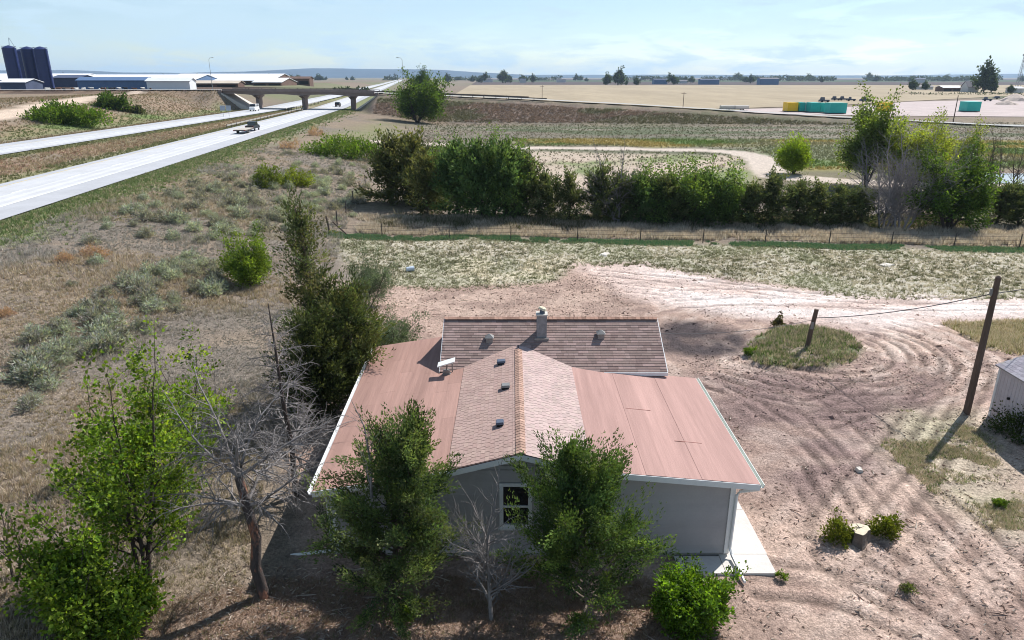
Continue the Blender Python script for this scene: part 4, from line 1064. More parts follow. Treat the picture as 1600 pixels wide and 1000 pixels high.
# ------------------------------------------------------------------ windbreak
rw = np.random.default_rng(77)
WB_D = ((.085, .105, .052), (.125, .14, .07), (.09, .115, .055)); WB_G = ((.095, .155, .06), (.13, .195, .075), (.08, .13, .055)); WB_B = ((.105, .112, .05), (.145, .145, .062), (.085, .098, .046))
wbm = {}
for key, cols, Rm, env in (('d', WB_D, 2.0, bulge(.7)), ('g', WB_G, 2.2, bulge(.65)), ('b', WB_B, 2.3, lambda t: (1 - t) ** .5 + .05), ('d2', WB_D, 1.7, lambda t: (1 - t) ** .55 + .1)):
    a, b = juniper(rw, 6.0, Rm * 1.12, env, 60, (.2, 0), .5, 34, .32, .17, cols, .0, (10, 58), .55, .12)
    wbm[key] = (mesh_np('trunk', *a, m_darkbark, smooth=True), mesh_np('crown', b[0], b[1], m_jun, b[2]))
row = [(612, 318, 7.4, 'b'), (648, 322, 7.9, 'b'), (668, 336, 6.2, 'b'), (655, 300, 6.4, 'd'), (715, 338, 7.4, 'g'), (710, 312, 6.6, 'd'), (752, 342, 7.6, 'g'), (790, 344, 7.6, 'g'), (822, 344, 6.6, 'd2'), (856, 346, 5.0, 'd'),
       (890, 348, 5.2, 'd2'), (932, 350, 6.2, 'd'), (968, 350, 5.6, 'd'), (1000, 350, 5.4, 'g'), (1036, 351, 5.3, 'd'), (1068, 352, 5.2, 'd2'), (1100, 352, 5.4, 'g'), (1134, 353, 4.6, 'd'), (1168, 353, 4.6, 'd'),
       (1204, 354, 5.8, 'd2'), (1240, 354, 4.9, 'd'), (1276, 354, 4.8, 'd2'), (1312, 354, 4.4, 'd'), (1345, 354, 4.2, 'd')]
for i, (px, py, H, key) in enumerate(row):
    H *= .93 if px < 900 else .86; s = H / 6.0; kind = {'b': 'olive brown', 'd': 'dark green', 'd2': 'narrow dark', 'g': 'fresh green'}[key]
    plant('juniper_tree', '%s juniper, %s tree from the left end of the windbreak' % (kind, ORD[i]), 'tree', G(px, py), *wbm[key], group='windbreak trees', rz=rw.uniform(0, 6.28), sc=(max(s, .85) * rw.uniform(.95, 1.15), max(s, .85) * rw.uniform(.95, 1.15), s))
for i, (px, py, H) in enumerate(((1556, 352, 3.9), (1590, 352, 3.7), (1640, 352, 4.1))):
    plant('juniper_tree', ['left one of the dark juniper clump at the right picture edge', 'right one of the dark juniper clump at the right picture edge', 'dark juniper just past the right picture edge'][i], 'tree', G(px, py), *wbm['d'], group='windbreak trees', rz=i * 2.0, sc=(H / 6 * 1.5, H / 6 * 1.3, H / 6))
PRM = dict(levels=3, wander=(.08, .13, .18), up=(.05, .04, .02), n=(13, 5), start=(.2, .25), angle=(52, 46), ratio=(.56, .55), taper=.4, thin=.5)
def bleaf(name, label, px, py, H, cols, ll=.22, lw=.15, cl=.55, n=22, stems=2, sp=.25, seed=1, pr=PRM, mt=None, group=None, loc=None, r=.16, d=(0, 0, 1)):
    rg = np.random.default_rng(seed)
    t_, c_ = leafy(rg, H, pr, d, r, cl, n, ll, lw, cols, stems, sp)
    return plant(name, label, 'tree' if 'tree' in name else 'shrub', G(px, py) if loc is None else loc, t_, c_, mc=m_leaf, mt=mt or m_darkbark, group=group)
ELM = ((.10, .16, .05), (.135, .20, .06), (.08, .13, .045))
bleaf('elm_tree', 'leafy green elm showing above the windbreak junipers, left of centre', 770, 340, 8.2, ELM, stems=4, sp=.3, seed=3)
bleaf('elm_tree', 'slim green elm at the right end of the taller windbreak trees', 812, 343, 7.6, ELM, stems=2, sp=.2, seed=4)
bleaf('elm_tree', 'green elm behind the olive junipers at the left windbreak end', 672, 318, 7.2, ELM, stems=3, sp=.3, seed=5)
bleaf('elm_tree', 'fresh green elm crown in the middle of the windbreak', 1015, 349, 6.6, ELM, stems=4, sp=.45, seed=6)
bleaf('elm_tree', 'second fresh green elm crown right of the windbreak middle', 1075, 351, 6.4, ELM, stems=4, sp=.45, seed=7)
bleaf('elm_tree', 'small green elm in the windbreak right of the two round crowns', 1120, 352, 5.8, ELM, stems=3, sp=.3, seed=8)
bleaf('elm_tree', 'dense dark green tree at the right end of the windbreak', 1478, 362, 8.2, ((.055, .10, .025), (.075, .13, .03), (.10, .165, .035)), stems=6, sp=.4, seed=9, n=26)
COT = ((.12, .17, .05), (.15, .20, .06), (.10, .14, .045))
bleaf('cottonwood_tree', 'tallest slim pale green cottonwood right of centre', 1352, 292, 12.6, COT, .30, .22, .75, 30, 4, .18, 10, d=(.03, 0, 1), r=.22)
bleaf('willow_tree', 'yellow green willow crown right behind the grey bare tree', 1425, 300, 9.5, ((.19, .23, .05), (.23, .27, .06)), .26, .15, .75, 36, 5, .3, 11)
bleaf('willow_tree', 'small pale willow further right behind the bare saplings', 1478, 285, 8.0, ((.17, .20, .07), (.20, .23, .08)), .24, .14, .7, 24, 4, .45, 12)
bleaf('willow_shrub', 'rounded bright yellow green willow bush beside the dirt track', 1240, 272, 5.6, ((.17, .25, .025), (.21, .29, .03), (.13, .20, .02)), .28, .14, .5, 9, 12, .28, 13, r=.08)
bleaf('elm_tree', 'large spreading green elm at the foot of the bridge embankment', 652, 192, 15.5, ((.075, .13, .03), (.10, .16, .035), (.065, .105, .028)), .55, .4, 1.2, 16, 6, .75, 14, r=.4)
bleaf('poplar_tree', 'narrow dark poplar behind the large elm by the bridge', 664, 160, 16, ((.04, .075, .025), (.05, .09, .03)), .6, .45, 1.5, 20, 3, .15, 15, loc=(-52, 420, 1.5), r=.3)
for i, (px, py, H, lab) in enumerate(((962, 352, 8.6, 'tall grey bare tree standing in the middle of the windbreak'), (1400, 360, 11.0, 'large grey leafless tree in front of the willow'), (1375, 358, 8.4, 'leaning grey leafless tree at the left of the large bare one'),
        (1350, 300, 7.5, 'thin bare tree left of the tall cottonwood'), (1530, 292, 7.5, 'bare dark sapling by the pond, left one'), (1558, 292, 8.4, 'bare dark sapling by the pond, tallest'), (1585, 292, 6.6, 'bare dark sapling by the pond, right one'), (1512, 290, 6.0, 'low bare grey tree left of the pond'))):
    rg = np.random.default_rng(200 + i); S = Skel(); tips = []
    prb = dict(levels=4, wander=(.06, .12, .18, .22), up=(.05, .05, .03, 0), n=(13, 9, 6) if i < 3 else (10, 6, 4), start=(.12, .12, .15), angle=(46, 44, 42), ratio=(.58, .52, .5), taper=.42, thin=.6)
    st = 4 if i in (1, 2) else 2
    for q in range(st): grow(rg, S, tips, (q * .3, 0, -.2), ((q - 1) * .32, .1, 1), H / 1.75, .13 if i < 3 else .10, 0, prb)
    plant('bare_tree', lab, 'tree', G(px, py), S.arrays(4), None, mt=mat('grey_twigs', (.26, .235, .235), .95, .2, 3) if i in (0, 1, 2, 3, 7) else m_darkbark, tname='branches')

# ------------------------------------------------------------------ shrubs in the fields
SH = ((.10, .17, .03), (.13, .20, .035), (.08, .135, .028))
def mound(rng, rx, ry, h, n, leafn, ll, lw, cols, cl):
    a = rng.uniform(0, 2 * math.pi, n); el = np.arccos(rng.uniform(0, 1, n)); bump_ = 1 + .22 * np.sin(a * 3 + 1) + .15 * np.sin(a * 7)
    N_ = np.stack([np.sin(el) * np.cos(a), np.sin(el) * np.sin(a), np.cos(el)], 1)
    rr_ = rng.uniform(.55, 1.0, n)[:, None] * bump_[:, None]
    C = N_ * rr_ * np.array((rx, ry, h)); C[:, 2] = np.maximum(C[:, 2], .1)
    return clumps(rng, C, N_ + (0, 0, .3), cl, leafn, ll, lw, cols, tri=False)
def stems_for(rng, rx, ry, h, n=10, r=.03):
    S = Skel()
    for i in range(n):
        a = rng.uniform(0, 6.28); e = np.array((math.cos(a) * rx * .7, math.sin(a) * ry * .7, h * rng.uniform(.6, .9)))
        S.add([e * t + np.array((0, 0, .1 * math.sin(3 * t))) for t in (0, .25, .5, .75, 1)], r, r * .3)
    return S.arrays(4)
rs2 = np.random.default_rng(88)
for px, py, rx, ry, h, n, cols, lab in ((545, 247, 9.0, 3.6, 3.4, 260, SH, 'long bright green thicket in the field below the highway verge'),
        (98, 192, 9.5, 4.5, 4.0, 260, SH, 'wide green thicket on the bank left of the highway'), (175, 170, 4.2, 3.0, 3.6, 110, ((.07, .12, .03), (.09, .14, .035)), 'smaller dark green thicket on the bank left of the bridge'),
        (210, 176, 3.0, 2.0, 1.6, 50, ((.09, .10, .06), (.11, .12, .07)), 'low grey green bush beside the smaller bank thicket'),
        (420, 292, 1.5, 1.3, 2.4, 60, ((.15, .19, .04), (.18, .22, .05)), 'upright yellow green bush, left of two in the sage field'), (463, 290, 1.9, 1.5, 1.7, 60, ((.19, .23, .03), (.22, .26, .04)), 'round yellow bush, right of two in the sage field'),
        (1590, 682, 1.0, .9, 1.25, 60, ((.045, .065, .02), (.06, .085, .025)), 'dark juniper bush against the lilac shed wall'),
        (1307, 845, .45, .38, .85, 34, ((.12, .145, .02), (.16, .18, .025)), 'yellow green shoots on the left side of the tree stump'), (1383, 838, .5, .36, .72, 34, ((.12, .145, .02), (.16, .18, .025)), 'yellow green shoots on the right side of the tree stump'),
        (1170, 557, .3, .3, .45, 14, SH, 'small green weed at the left rim of the round island'), (1215, 512, .3, .3, .75, 16, ((.10, .09, .05), (.13, .11, .06)), 'brown weed tuft behind the round island'),
        (1080, 998, .3, .3, .3, 10, SH, 'green weed at the bottom edge below the rounded shrub'), (1222, 905, .13, .13, .18, 8, SH, 'tiny green weed at the concrete path corner'),
        (1562, 790, .3, .2, .18, 10, SH, 'bright low green weed in the dirt at far right'), (637, 968, .35, .25, .4, 16, SH, 'green grass clump below the left juniper'), (1418, 925, .28, .2, .2, 10, ((.13, .15, .06),), 'low grey green weed right of the stump')):
    big = rx > 1.4
    g_ = G(px, py); dist = float(np.hypot(g_[0], g_[1])); sz = max(.045, dist * .0022) if rx < .4 else max(.07, dist * .0022)
    c_ = mound(rs2, rx, ry, h, int(n * (2.2 if rx < 1.3 else 1.3)), 22, sz * 1.3, sz * .75, cols, max(.05, min(rx, h) * .28))
    plant('shrub' if h > .5 else 'weed', lab, 'shrub' if h > .5 else 'weed', g_, stems_for(rs2, rx, ry, h, 12, .03 if big else .01), c_, mc=m_leaf if cols is SH else m_jun, tname='stems', cname='foliage', mt=m_darkbark)
# sagebrush
SG = ((.34, .36, .325), (.42, .44, .40), (.26, .28, .25))
SGD = ((.27, .26, .25), (.35, .335, .325), (.20, .195, .185))
sgm = []
for k in range(6):
    c_ = mound(rs2, .62, .55, .62, 34, 20, .17, .05, SG if k % 2 else SGD, .17); s_ = stems_for(rs2, .6, .55, .6, 14, .014)
    sgm.append((mesh_np('stems', *s_, m_deadw), mesh_np('foliage', c_[0], c_[1], m_jun, c_[2])))
spots = []
def sage_patch(pts, n, seed, lo=.7, hi=1.5):
    rg = np.random.default_rng(seed); k = 0; pl = [G(*p) for p in pts]
    xs = [p[0] for p in pl]; ys = [p[1] for p in pl]
    while k < n:
        x, y = rg.uniform(min(xs), max(xs)), rg.uniform(min(ys), max(ys))
        if poly_mask(pl, .3, np.array([x]), np.array([y]))[0] > .5: spots.append((x, y, rg.uniform(lo, hi))); k += 1
sage_patch(((60, 520), (180, 450), (300, 400), (345, 420), (335, 460), (250, 510), (130, 580), (20, 600)), 86, 1, .5, 1.5)
sage_patch(((0, 640), (60, 560), (130, 560), (60, 650)), 5, 2, .6, 1.0)
sage_patch(((200, 330), (330, 280), (520, 262), (590, 300), (500, 350), (400, 380), (320, 400), (230, 400)), 110, 3, .5, 1.6)
sage_patch(((0, 420), (150, 340), (260, 290), (420, 240), (600, 250), (560, 340), (420, 380), (200, 440), (0, 520)), 90, 4, .4, 1.1)
for (x, y, s) in spots:
    t_, c_ = sgm[int(rs2.integers(0, 6))]
    plant('sagebrush', 'grey green sagebrush clump in the dry field beside the highway', 'sagebrush', (x, y, tz(x, y) - .03), t_, c_, group='sagebrush clumps', rz=rs2.uniform(0, 6.28), sc=s, tname='stems', cname='foliage')
RDW = ((.38, .235, .17), (.45, .30, .23))
for px, py, s, lab in ((103, 408, .9, 'left rust coloured dry bush in the sage field'), (148, 402, 1.2, 'right rust coloured dry bush in the sage field'), (4, 495, .8, 'rust coloured dry bush at the left picture edge'),
                       (495, 212, 2.4, 'orange dry brush on the slope below the highway'), (450, 232, 2.2, 'rusty dry brush beside the highway verge')):
    c_ = mound(rs2, .8, .6, .6, 40, 26, .16, .03, RDW, .2)
    plant('dry_bush', lab, 'bush', G(px, py), stems_for(rs2, .6, .5, .5, 8, .012), c_, sc=s, tname='stems', cname='foliage', mt=m_deadw)

# ------------------------------------------------------------------ stump, jug, sticks
st = G(1340, 843)
stump = thing('tree_stump', 'pale cut tree stump between two yellow green shoots', 'stump', st)
rg = np.random.default_rng(9); n = 18
ang = np.arange(n) * 2 * math.pi / n; rad = .30 * (1 + .12 * np.sin(3 * ang + 1) + .07 * rg.normal(0, 1, n))
V = []; F = []
for z, s in ((-.1, 1.5), (.08, 1.2), (.3, 1.02), (.42, 1.0)): V += [(rad[i] * s * math.cos(ang[i]), rad[i] * s * math.sin(ang[i]), z + (.03 * math.cos(ang[i]) if z > .4 else 0)) for i in range(n)]
for r_ in range(3): F += [(r_ * n + i, r_ * n + (i + 1) % n, (r_ + 1) * n + (i + 1) % n, (r_ + 1) * n + i) for i in range(n)]
link('bark', mesh_np('bark', V, F, m_bark), stump)
top = [(v[0] * .97, v[1] * .97, v[2] + .012) for v in V[-n:]]
mb = MB(); mb.prism([(v[0], v[1], v[2] - .03) for v in top], (0, 0, .03)); mb.build('cut_face', mat('cut_wood', (.66, .57, .42), .85, .18, 8, .3, 20, coord='obj'), stump)
for a in (.4, 1.6, 2.9): MB().hexa([(0, 0, .44), (.01, .012, .44), (.25 * math.cos(a), .25 * math.sin(a), .44), (.24 * math.cos(a), .26 * math.sin(a), .44), (0, 0, .456), (.01, .012, .456), (.25 * math.cos(a), .25 * math.sin(a), .452), (.24 * math.cos(a), .26 * math.sin(a), .452)]).build('crack', m_dark, stump)
jg = G(641, 424)
jug = thing('plastic_bucket', 'small pale blue white bucket lying in the dry grass', 'bucket', jg, .4)
MB().tube([(-.3, 0, .2), (.25, 0, .2), (.3, 0, .2)], [.17, .2, .215], 12).build('body', mat('bucket_plastic', (.55, .62, .70), .4), jug)
MB().tube([(.3, .2, .2), (.45, .1, .18), (.45, -.1, .18), (.3, -.2, .2)], .012, 5).build('handle', m_dark, jug)
for i, (px, py, w, lab) in enumerate(((1342, 736, .15, 'flat pale stone slab in the dirt near the weeds'), (1185, 568, .35, 'pale stone at the left rim of the round island'), (1205, 570, .25, 'smaller pale stone on the rim of the round island'), (1385, 415, .7, 'white debris heap in the field, left'), (945, 398, .6, 'pale debris heap in the dry grass'))):
    rg = np.random.default_rng(300 + i); mb = MB(); q = rg.uniform(.75, 1.2, 8)
    mb.hexa([(-w * q[0], -w * .6 * q[1], -.05), (w * q[2], -w * .6 * q[3], -.05), (w * q[1], w * .6 * q[0], -.05), (-w * q[3], w * .6 * q[2], -.05), (-w * .8 * q[4], -w * .5 * q[5], .1), (w * .8 * q[6], -w * .45 * q[7], .13), (w * .75 * q[5], w * .45 * q[4], .1), (-w * .7 * q[7], w * .5 * q[6], .12)])
    tag(mb.build('stone', mat('pale_stone', (.62, .57, .5), .9, .2, 5, .4, 20), None, G(px, py), rg.uniform(0, 3)), lab, 'stone')

# ------------------------------------------------------------------ fences
m_tpost = mat('fence_post_steel', (.07, .06, .055), .8, .2, 4)
fence = thing('wire_fence', 'wire fence with thin dark posts along the green strip behind the yard', 'fence', (0, 0, 0))
fp = [G(px, py) for px, py in ((514, 368), (597, 371), (702, 373), (798, 375), (902, 377), (1000, 379), (1098, 380), (1195, 381), (1295, 382), (1392, 384), (1490, 386), (1592, 388), (1690, 390))]
for i, p in enumerate(fp):
    MB().tube([p + (0, 0, -.2), p + (.02, 0, 1.3)], .045, 6).build('post', m_tpost, fence)
for h in (.35, .7, 1.05):
    MB().tube([p + (.0, -.05, h) for p in fp], .012, 4).build('strand', m_wire, fence)
c0 = fp[0]
MB().tube([c0 + (-.0, .5, -.1), c0 + (-.25, .5, 1.7)], .08, 7).tube([c0 + (.35, .4, 1.2), c0 + (1.6, .2, .05)], .06, 6).build('corner_brace', m_wood, fence)
f2 = thing('wire_fence', 'wire fence with dark posts running up the slope towards the highway', 'fence', (0, 0, 0))
fq = [G(px, py) for px, py in ((527, 352), (541, 335), (552, 318), (562, 303), (571, 290), (579, 279), (586, 270), (592, 262), (597, 255))]
for p in fq: MB().tube([p + (0, 0, -.2), p + (0, 0, 1.45)], .06, 6).build('post', m_tpost, f2)
for h in (.5, 1.0): MB().tube([p + (0, -.06, h) for p in fq], .012, 4).build('strand', m_wire, f2)

# ------------------------------------------------------------------ vehicles
m_tyre = mat('tyre', (.015, .015, .015), .9); m_rim = mat('wheel_rim', (.35, .35, .36), .4, metal=.6)
m_carglass = mat('car_glass', (.015, .02, .025), .08, spec=.8); m_lamp = mat('tail_lamp', (.35, .02, .02), .3); m_head = mat('head_lamp', (.7, .7, .68), .2)
def paint(n, c): return mat(n, c, .35, spec=.5)
def wheel(par, x, y, r=.36, w=.24):
    o = link('wheel', None, par, (x, y, r))
    s = 1 if x > 0 else -1
    MB().tube([(-w / 2, 0, 0), (-w / 2 + .03, 0, 0), (w / 2 - .03, 0, 0), (w / 2, 0, 0)], [r * .86, r, r, r * .86], 14).build('tyre', m_tyre, o)
    MB().tube([(s * w / 2 - s * .02, 0, 0), (s * w / 2 + s * .012, 0, 0)], [r * .6, r * .55], 10).build('rim', m_rim, o)
def vehicle(name, label, cat, loc, rz, prof, wid, m, glass, wheels, front, rear, top_in=.12, r=.36):
    """prof: side outline (y,z); glass: side panes as (y,z) quads; +y is forward"""
    v = thing(name, label, cat, loc, rz); mb = MB(); zmid = 1.0
    ring0 = [(-wid / 2 + (top_in if z > zmid + .1 else 0), y, z) for y, z in prof]; ring1 = [(-x, y, z) for x, y, z in ring0]
    n_ = len(prof)
    mb.add(ring0 + ring1, [tuple(range(n_)), tuple(range(n_, 2 * n_))[::-1]] + [(i, n_ + i, n_ + (i + 1) % n_, (i + 1) % n_) for i in range(n_)])
    mb.build('body', m, v)
    for q in glass:
        for s in (-1, 1):
            mb = MB(); ring = [(s * (wid / 2 - (top_in if z > zmid + .1 else 0) * 1.0 + .012), y, z) for y, z in q]; mb.prism(ring, (-s * .03, 0, 0)); mb.build('side_window', m_carglass, v)
    for (y0, z0, y1, z1), nm in ((front, 'windscreen'), (rear, 'rear_window')):
        sgn = 1 if nm == 'windscreen' else -1; w_ = wid / 2 - top_in - .06
        MB().hexa([(-w_, y0 + sgn * .015, z0), (w_, y0 + sgn * .015, z0), (w_, y0 - sgn * .02, z0), (-w_, y0 - sgn * .02, z0), (-w_ * .94, y1 + sgn * .015, z1), (w_ * .94, y1 + sgn * .015, z1), (w_ * .94, y1 - sgn * .02, z1), (-w_ * .94, y1 - sgn * .02, z1)]).build(nm, m_carglass, v)
    for x, y in wheels: wheel(v, x, y, r)
    ys = [p[0] for p in prof]
    for s in (-1, 1):
        MB().box(s * wid * .36 - .14, s * wid * .36 + .14, max(ys) - .03, max(ys) + .015, .72, .9).build('headlight', m_head, v)
        MB().box(s * wid * .42 - .08, s * wid * .42 + .08, min(ys) - .015, min(ys) + .03, .8, 1.05).build('tail_light', m_lamp, v)
        MB().box(min(s * wid / 2, s * (wid / 2 + .18)), max(s * wid / 2, s * (wid / 2 + .18)), front[0] - .35, front[0] - .25, 1.05, 1.22).build('mirror', m, v)
    return v
HDG = math.atan(.0938)
def on_near(y, off): return (float(near_edge(y)) + off, y, 3.03)
tp = P(394, 204, 3.2)
pick = [(-2.9, .55), (-2.9, 1.12), (-.75, 1.15), (-.70, 1.9), (.95, 1.92), (1.55, 1.2), (2.75, 1.12), (2.85, .5)]
TY = float(tp[1]); 
pk = vehicle('pickup_truck', 'black pickup truck towing a flat trailer along the near carriageway', 'truck', on_near(TY + 3, -5.2), HDG, pick, 2.0, paint('truck_black', (.012, .012, .015)),
        [[(-.6, 1.25), (.1, 1.25), (.1, 1.8), (-.58, 1.8)], [(.18, 1.25), (1.3, 1.25), (.9, 1.8), (.18, 1.8)]], [(-.88, -1.8), (.88, -1.8), (-.88, 1.75), (.88, 1.75)], (1.56, 1.22, .98, 1.86), (-.76, 1.25, -.72, 1.82), r=.42)
MB().box(-.95, .95, -2.7, -.85, 1.13, 1.17).build('bed_cover', m_dark, pk)
fl = thing('flatbed_trailer', 'empty flat trailer hitched behind the black pickup truck', 'trailer', on_near(TY - 4.2, -5.2), HDG)
m_deckw = mat('trailer_deck', (.46, .42, .36), .85, .15, 2)
for k in range(6): MB().box(-1.25 + k * .417, -1.25 + k * .417 + .40, -3.9, 3.0, .82, .9).build('deck_plank', m_deckw, fl)
MB().box(-1.27, 1.27, -3.92, 3.02, .62, .815).build('frame', m_steel, fl)
MB().hexa([(-.6, 3.0, .6), (.6, 3.0, .6), (.06, 4.5, .6), (-.06, 4.5, .6), (-.6, 3.0, .72), (.6, 3.0, .72), (.06, 4.5, .72), (-.06, 4.5, .72)]).build('hitch', m_steel, fl)
for y in (-1.6, -.7):
    for x in (-1.05, 1.05): wheel(fl, x, y, .34, .24)
for s in (-1, 1): MB().box(s * 1.1 - .1, s * 1.1 + .1, -3.95, -3.9, .65, .78).build('tail_light', m_lamp, fl)
van = [(-2.6, .45), (-2.65, 1.3), (-2.5, 2.35), (1.2, 2.4), (1.9, 1.5), (2.65, 1.3), (2.7, .5)]
vy = 262.0
vehicle('white_van', 'white van approaching on the far carriageway under the bridge', 'van', (float(far_mid(vy)) - .8, vy, 3.03), math.pi + .03, van, 2.1, paint('van_white', (.78, .78, .78)),
        [[(.2, 1.5), (1.55, 1.5), (1.1, 2.2), (.2, 2.2)], [(-2.3, 1.5), (0, 1.5), (0, 2.2), (-2.2, 2.2)]], [(-.9, -1.7), (.9, -1.7), (-.9, 1.7), (.9, 1.7)], (1.92, 1.52, 1.25, 2.34), (-2.66, 1.4, -2.53, 2.2))
suv = [(-2.2, .45), (-2.25, 1.0), (-2.0, 1.75), (.4, 1.78), (1.1, 1.1), (2.2, .98), (2.3, .45)]
vehicle('dark_car', 'dark car driving away beyond the right bridge pier', 'car', on_near(300, -4.2), HDG, suv, 1.9, paint('car_black', (.015, .016, .02)),
        [[(-1.8, 1.1), (-.7, 1.1), (-.7, 1.65), (-1.75, 1.65)], [(-.6, 1.1), (.9, 1.1), (.35, 1.65), (-.6, 1.65)]], [(-.82, -1.4), (.82, -1.4), (-.82, 1.4), (.82, 1.4)], (1.12, 1.12, .45, 1.72), (-2.26, 1.08, -2.05, 1.68))
for i, (px, py, lab) in enumerate(((1136, 172, 'white stock trailer parked on the gravel, left of two'), (1158, 172, 'white stock trailer parked on the gravel, right of two'))):
    p = P(px, py, .2); t = thing('parked_trailer', lab, 'trailer', (p[0], p[1], .18), .1)
    m_tw = mat('trailer_white', (.62, .57, .5), .6, .1, 1)
    MB().prism([(-3.2, -1.1, .7), (-3.2, 1.1, .7), (-3.2, 1.1, 1.75), (-3.2, .8, 2.05), (-3.2, -.8, 2.05), (-3.2, -1.1, 1.75)], (6.4, 0, 0)).build('box', m_tw, t)
    MB().box(-3.3, 3.3, -1.1, 1.1, .5, .69).build('chassis', m_steel, t)
    for x in (-.6, .5):
        o = link('wheel', None, t, (x, -1.0, .35)); MB().tube([(0, -.12, 0), (0, .12, 0)], .34, 12).build('tyre', m_tyre, o)

# ------------------------------------------------------------------ containers on the gravel
m_teal = mat('teal_paint', (.03, .42, .36), .5, .08, .6); m_yel = mat('yellow_box_paint', (.78, .50, .02), .5, .08, .6); m_pale = mat('pale_box_paint', (.48, .62, .66), .5, .08, .6)
def container(px0, px1, py, m, lab, y=None, h=3.6, dep=6.0):
    a = P(px0, py, .16); b = P(px1, py, .16); w = b[0] - a[0]; c = thing('storage_container', lab, 'container', ((a[0] + b[0]) / 2, a[1] + dep / 2, .16), group='containers on the gravel yard')
    MB().box(-w / 2 + .06, w / 2 - .06, -dep / 2 + .06, dep / 2 - .06, .35, h - .05).build('box', m, c)
    k = max(3, int(w / .7)); mb = MB()
    for i in range(k + 1):
        x = -w / 2 + .08 + (w - .16) * i / k
        mb.box(x - .08, x + .08, -dep / 2, -dep / 2 + .06, .3, h)
    mb.build('ribs', m, c)
    MB().box(-w / 2, w / 2, -dep / 2 - .03, dep / 2, h - .05, h + .05).build('top_frame', m, c)
    MB().box(-w / 2, w / 2, -dep / 2 - .03, dep / 2, .1, .349).build('base_frame', m_steel, c)
container(1230, 1246, 175, m_yel, 'yellow container at the left end of the container row', h=3.9)
container(1248.5, 1257, 175, m_teal, 'narrow teal container right beside the yellow one', h=3.9)
container(1257.5, 1266, 175, m_pale, 'pale blue container between teal ones')
container(1266.5, 1281, 176, m_teal, 'teal container right of the pale one', h=4)
container(1281.5, 1294, 176, m_teal, 'teal container in the middle right of the row', h=3.8)
container(1296, 1322, 178, m_teal, 'widest teal container at the right end of the row', h=4.2)
container(1378, 1393, 175, m_yel, 'yellow container seen through the tall cottonwood', h=3.9)
container(1510, 1531, 175, m_teal, 'lone teal container on the right side of the gravel', h=4.2)
rk = np.random.default_rng(15)
m_junk = mat('yard_junk', (.10, .11, .14), .8, .3, 1)
for i, (px, py, w, h) in enumerate(((1287, 160, 6, 3), (1305, 157, 5, 2.6), (1318, 157, 6, 2.6), (1330, 158, 5, 2.5), (1352, 159, 7, 3), (1542, 158, 5, 2.6), (1560, 155, 8, 2))):
    p = P(px, py, .16); t = thing('farm_machine', ['dark machine parked behind the teal containers', 'dark machine on the gravel above the widest container', 'second dark machine left of the cottonwood', 'dark machine right beside the second one', 'dark machine behind the cottonwood crown', 'dark machine parked right of the lone container', 'low dark machine near the right dirt heap'][i], 'machine', p, rk.uniform(-.4, .4))
    MB().hexa([(-w / 2, -1.2, .5), (w / 2, -1.2, .5), (w / 2, 1.2, .5), (-w / 2, 1.2, .5), (-w / 2 + .3, -1.1, h * .55), (w / 2, -1.1, h * .5), (w / 2, 1.1, h * .5), (-w / 2 + .3, 1.1, h * .55)]).build('chassis', m_junk, t)
    MB().hexa([(-w * .35, -1, h * .5), (0, -1, h * .5), (0, 1, h * .5), (-w * .35, 1, h * .5), (-w * .3, -.9, h), (-w * .05, -.9, h), (-w * .05, .9, h), (-w * .3, .9, h)]).build('cab', m_junk, t)
    for x in (-w * .3, w * .3):
        o = link('wheel', None, t, (x, -1.2, .6)); MB().tube([(0, -.2, 0), (0, .2, 0)], .6, 12).build('tyre', m_tyre, o)
m_heap = mat('dirt_heap', (.55, .45, .38), .95, .2, .5)
for i, (px, py, w, h) in enumerate(((1585, 158, 22, 4.5), (1572, 164, 14, 2.4))):
    p = P(px, py, .1); ang = np.arange(20) * math.pi / 10; V = []; F = []; rgh = np.random.default_rng(60 + i)
    for z, s in ((-.3, 1), (h * .45, .62), (h * .85, .25), (h, .04)): V += [(w / 2 * s * math.cos(a) * rgh.uniform(.85, 1.15), w / 3 * s * math.sin(a) * rgh.uniform(.85, 1.15), z) for a in ang]
    for r_ in range(3): F += [(r_ * 20 + k, r_ * 20 + (k + 1) % 20, (r_ + 1) * 20 + (k + 1) % 20, (r_ + 1) * 20 + k) for k in range(20)]
    F.append(tuple(range(60, 80)))
    tag(link('dirt_heap', mesh_np('dirt_heap', V, F, m_heap), None, p), ['large pale dirt heap on the gravel at the right edge', 'low pale dirt heap in front of the large one'][i], 'dirt heap')

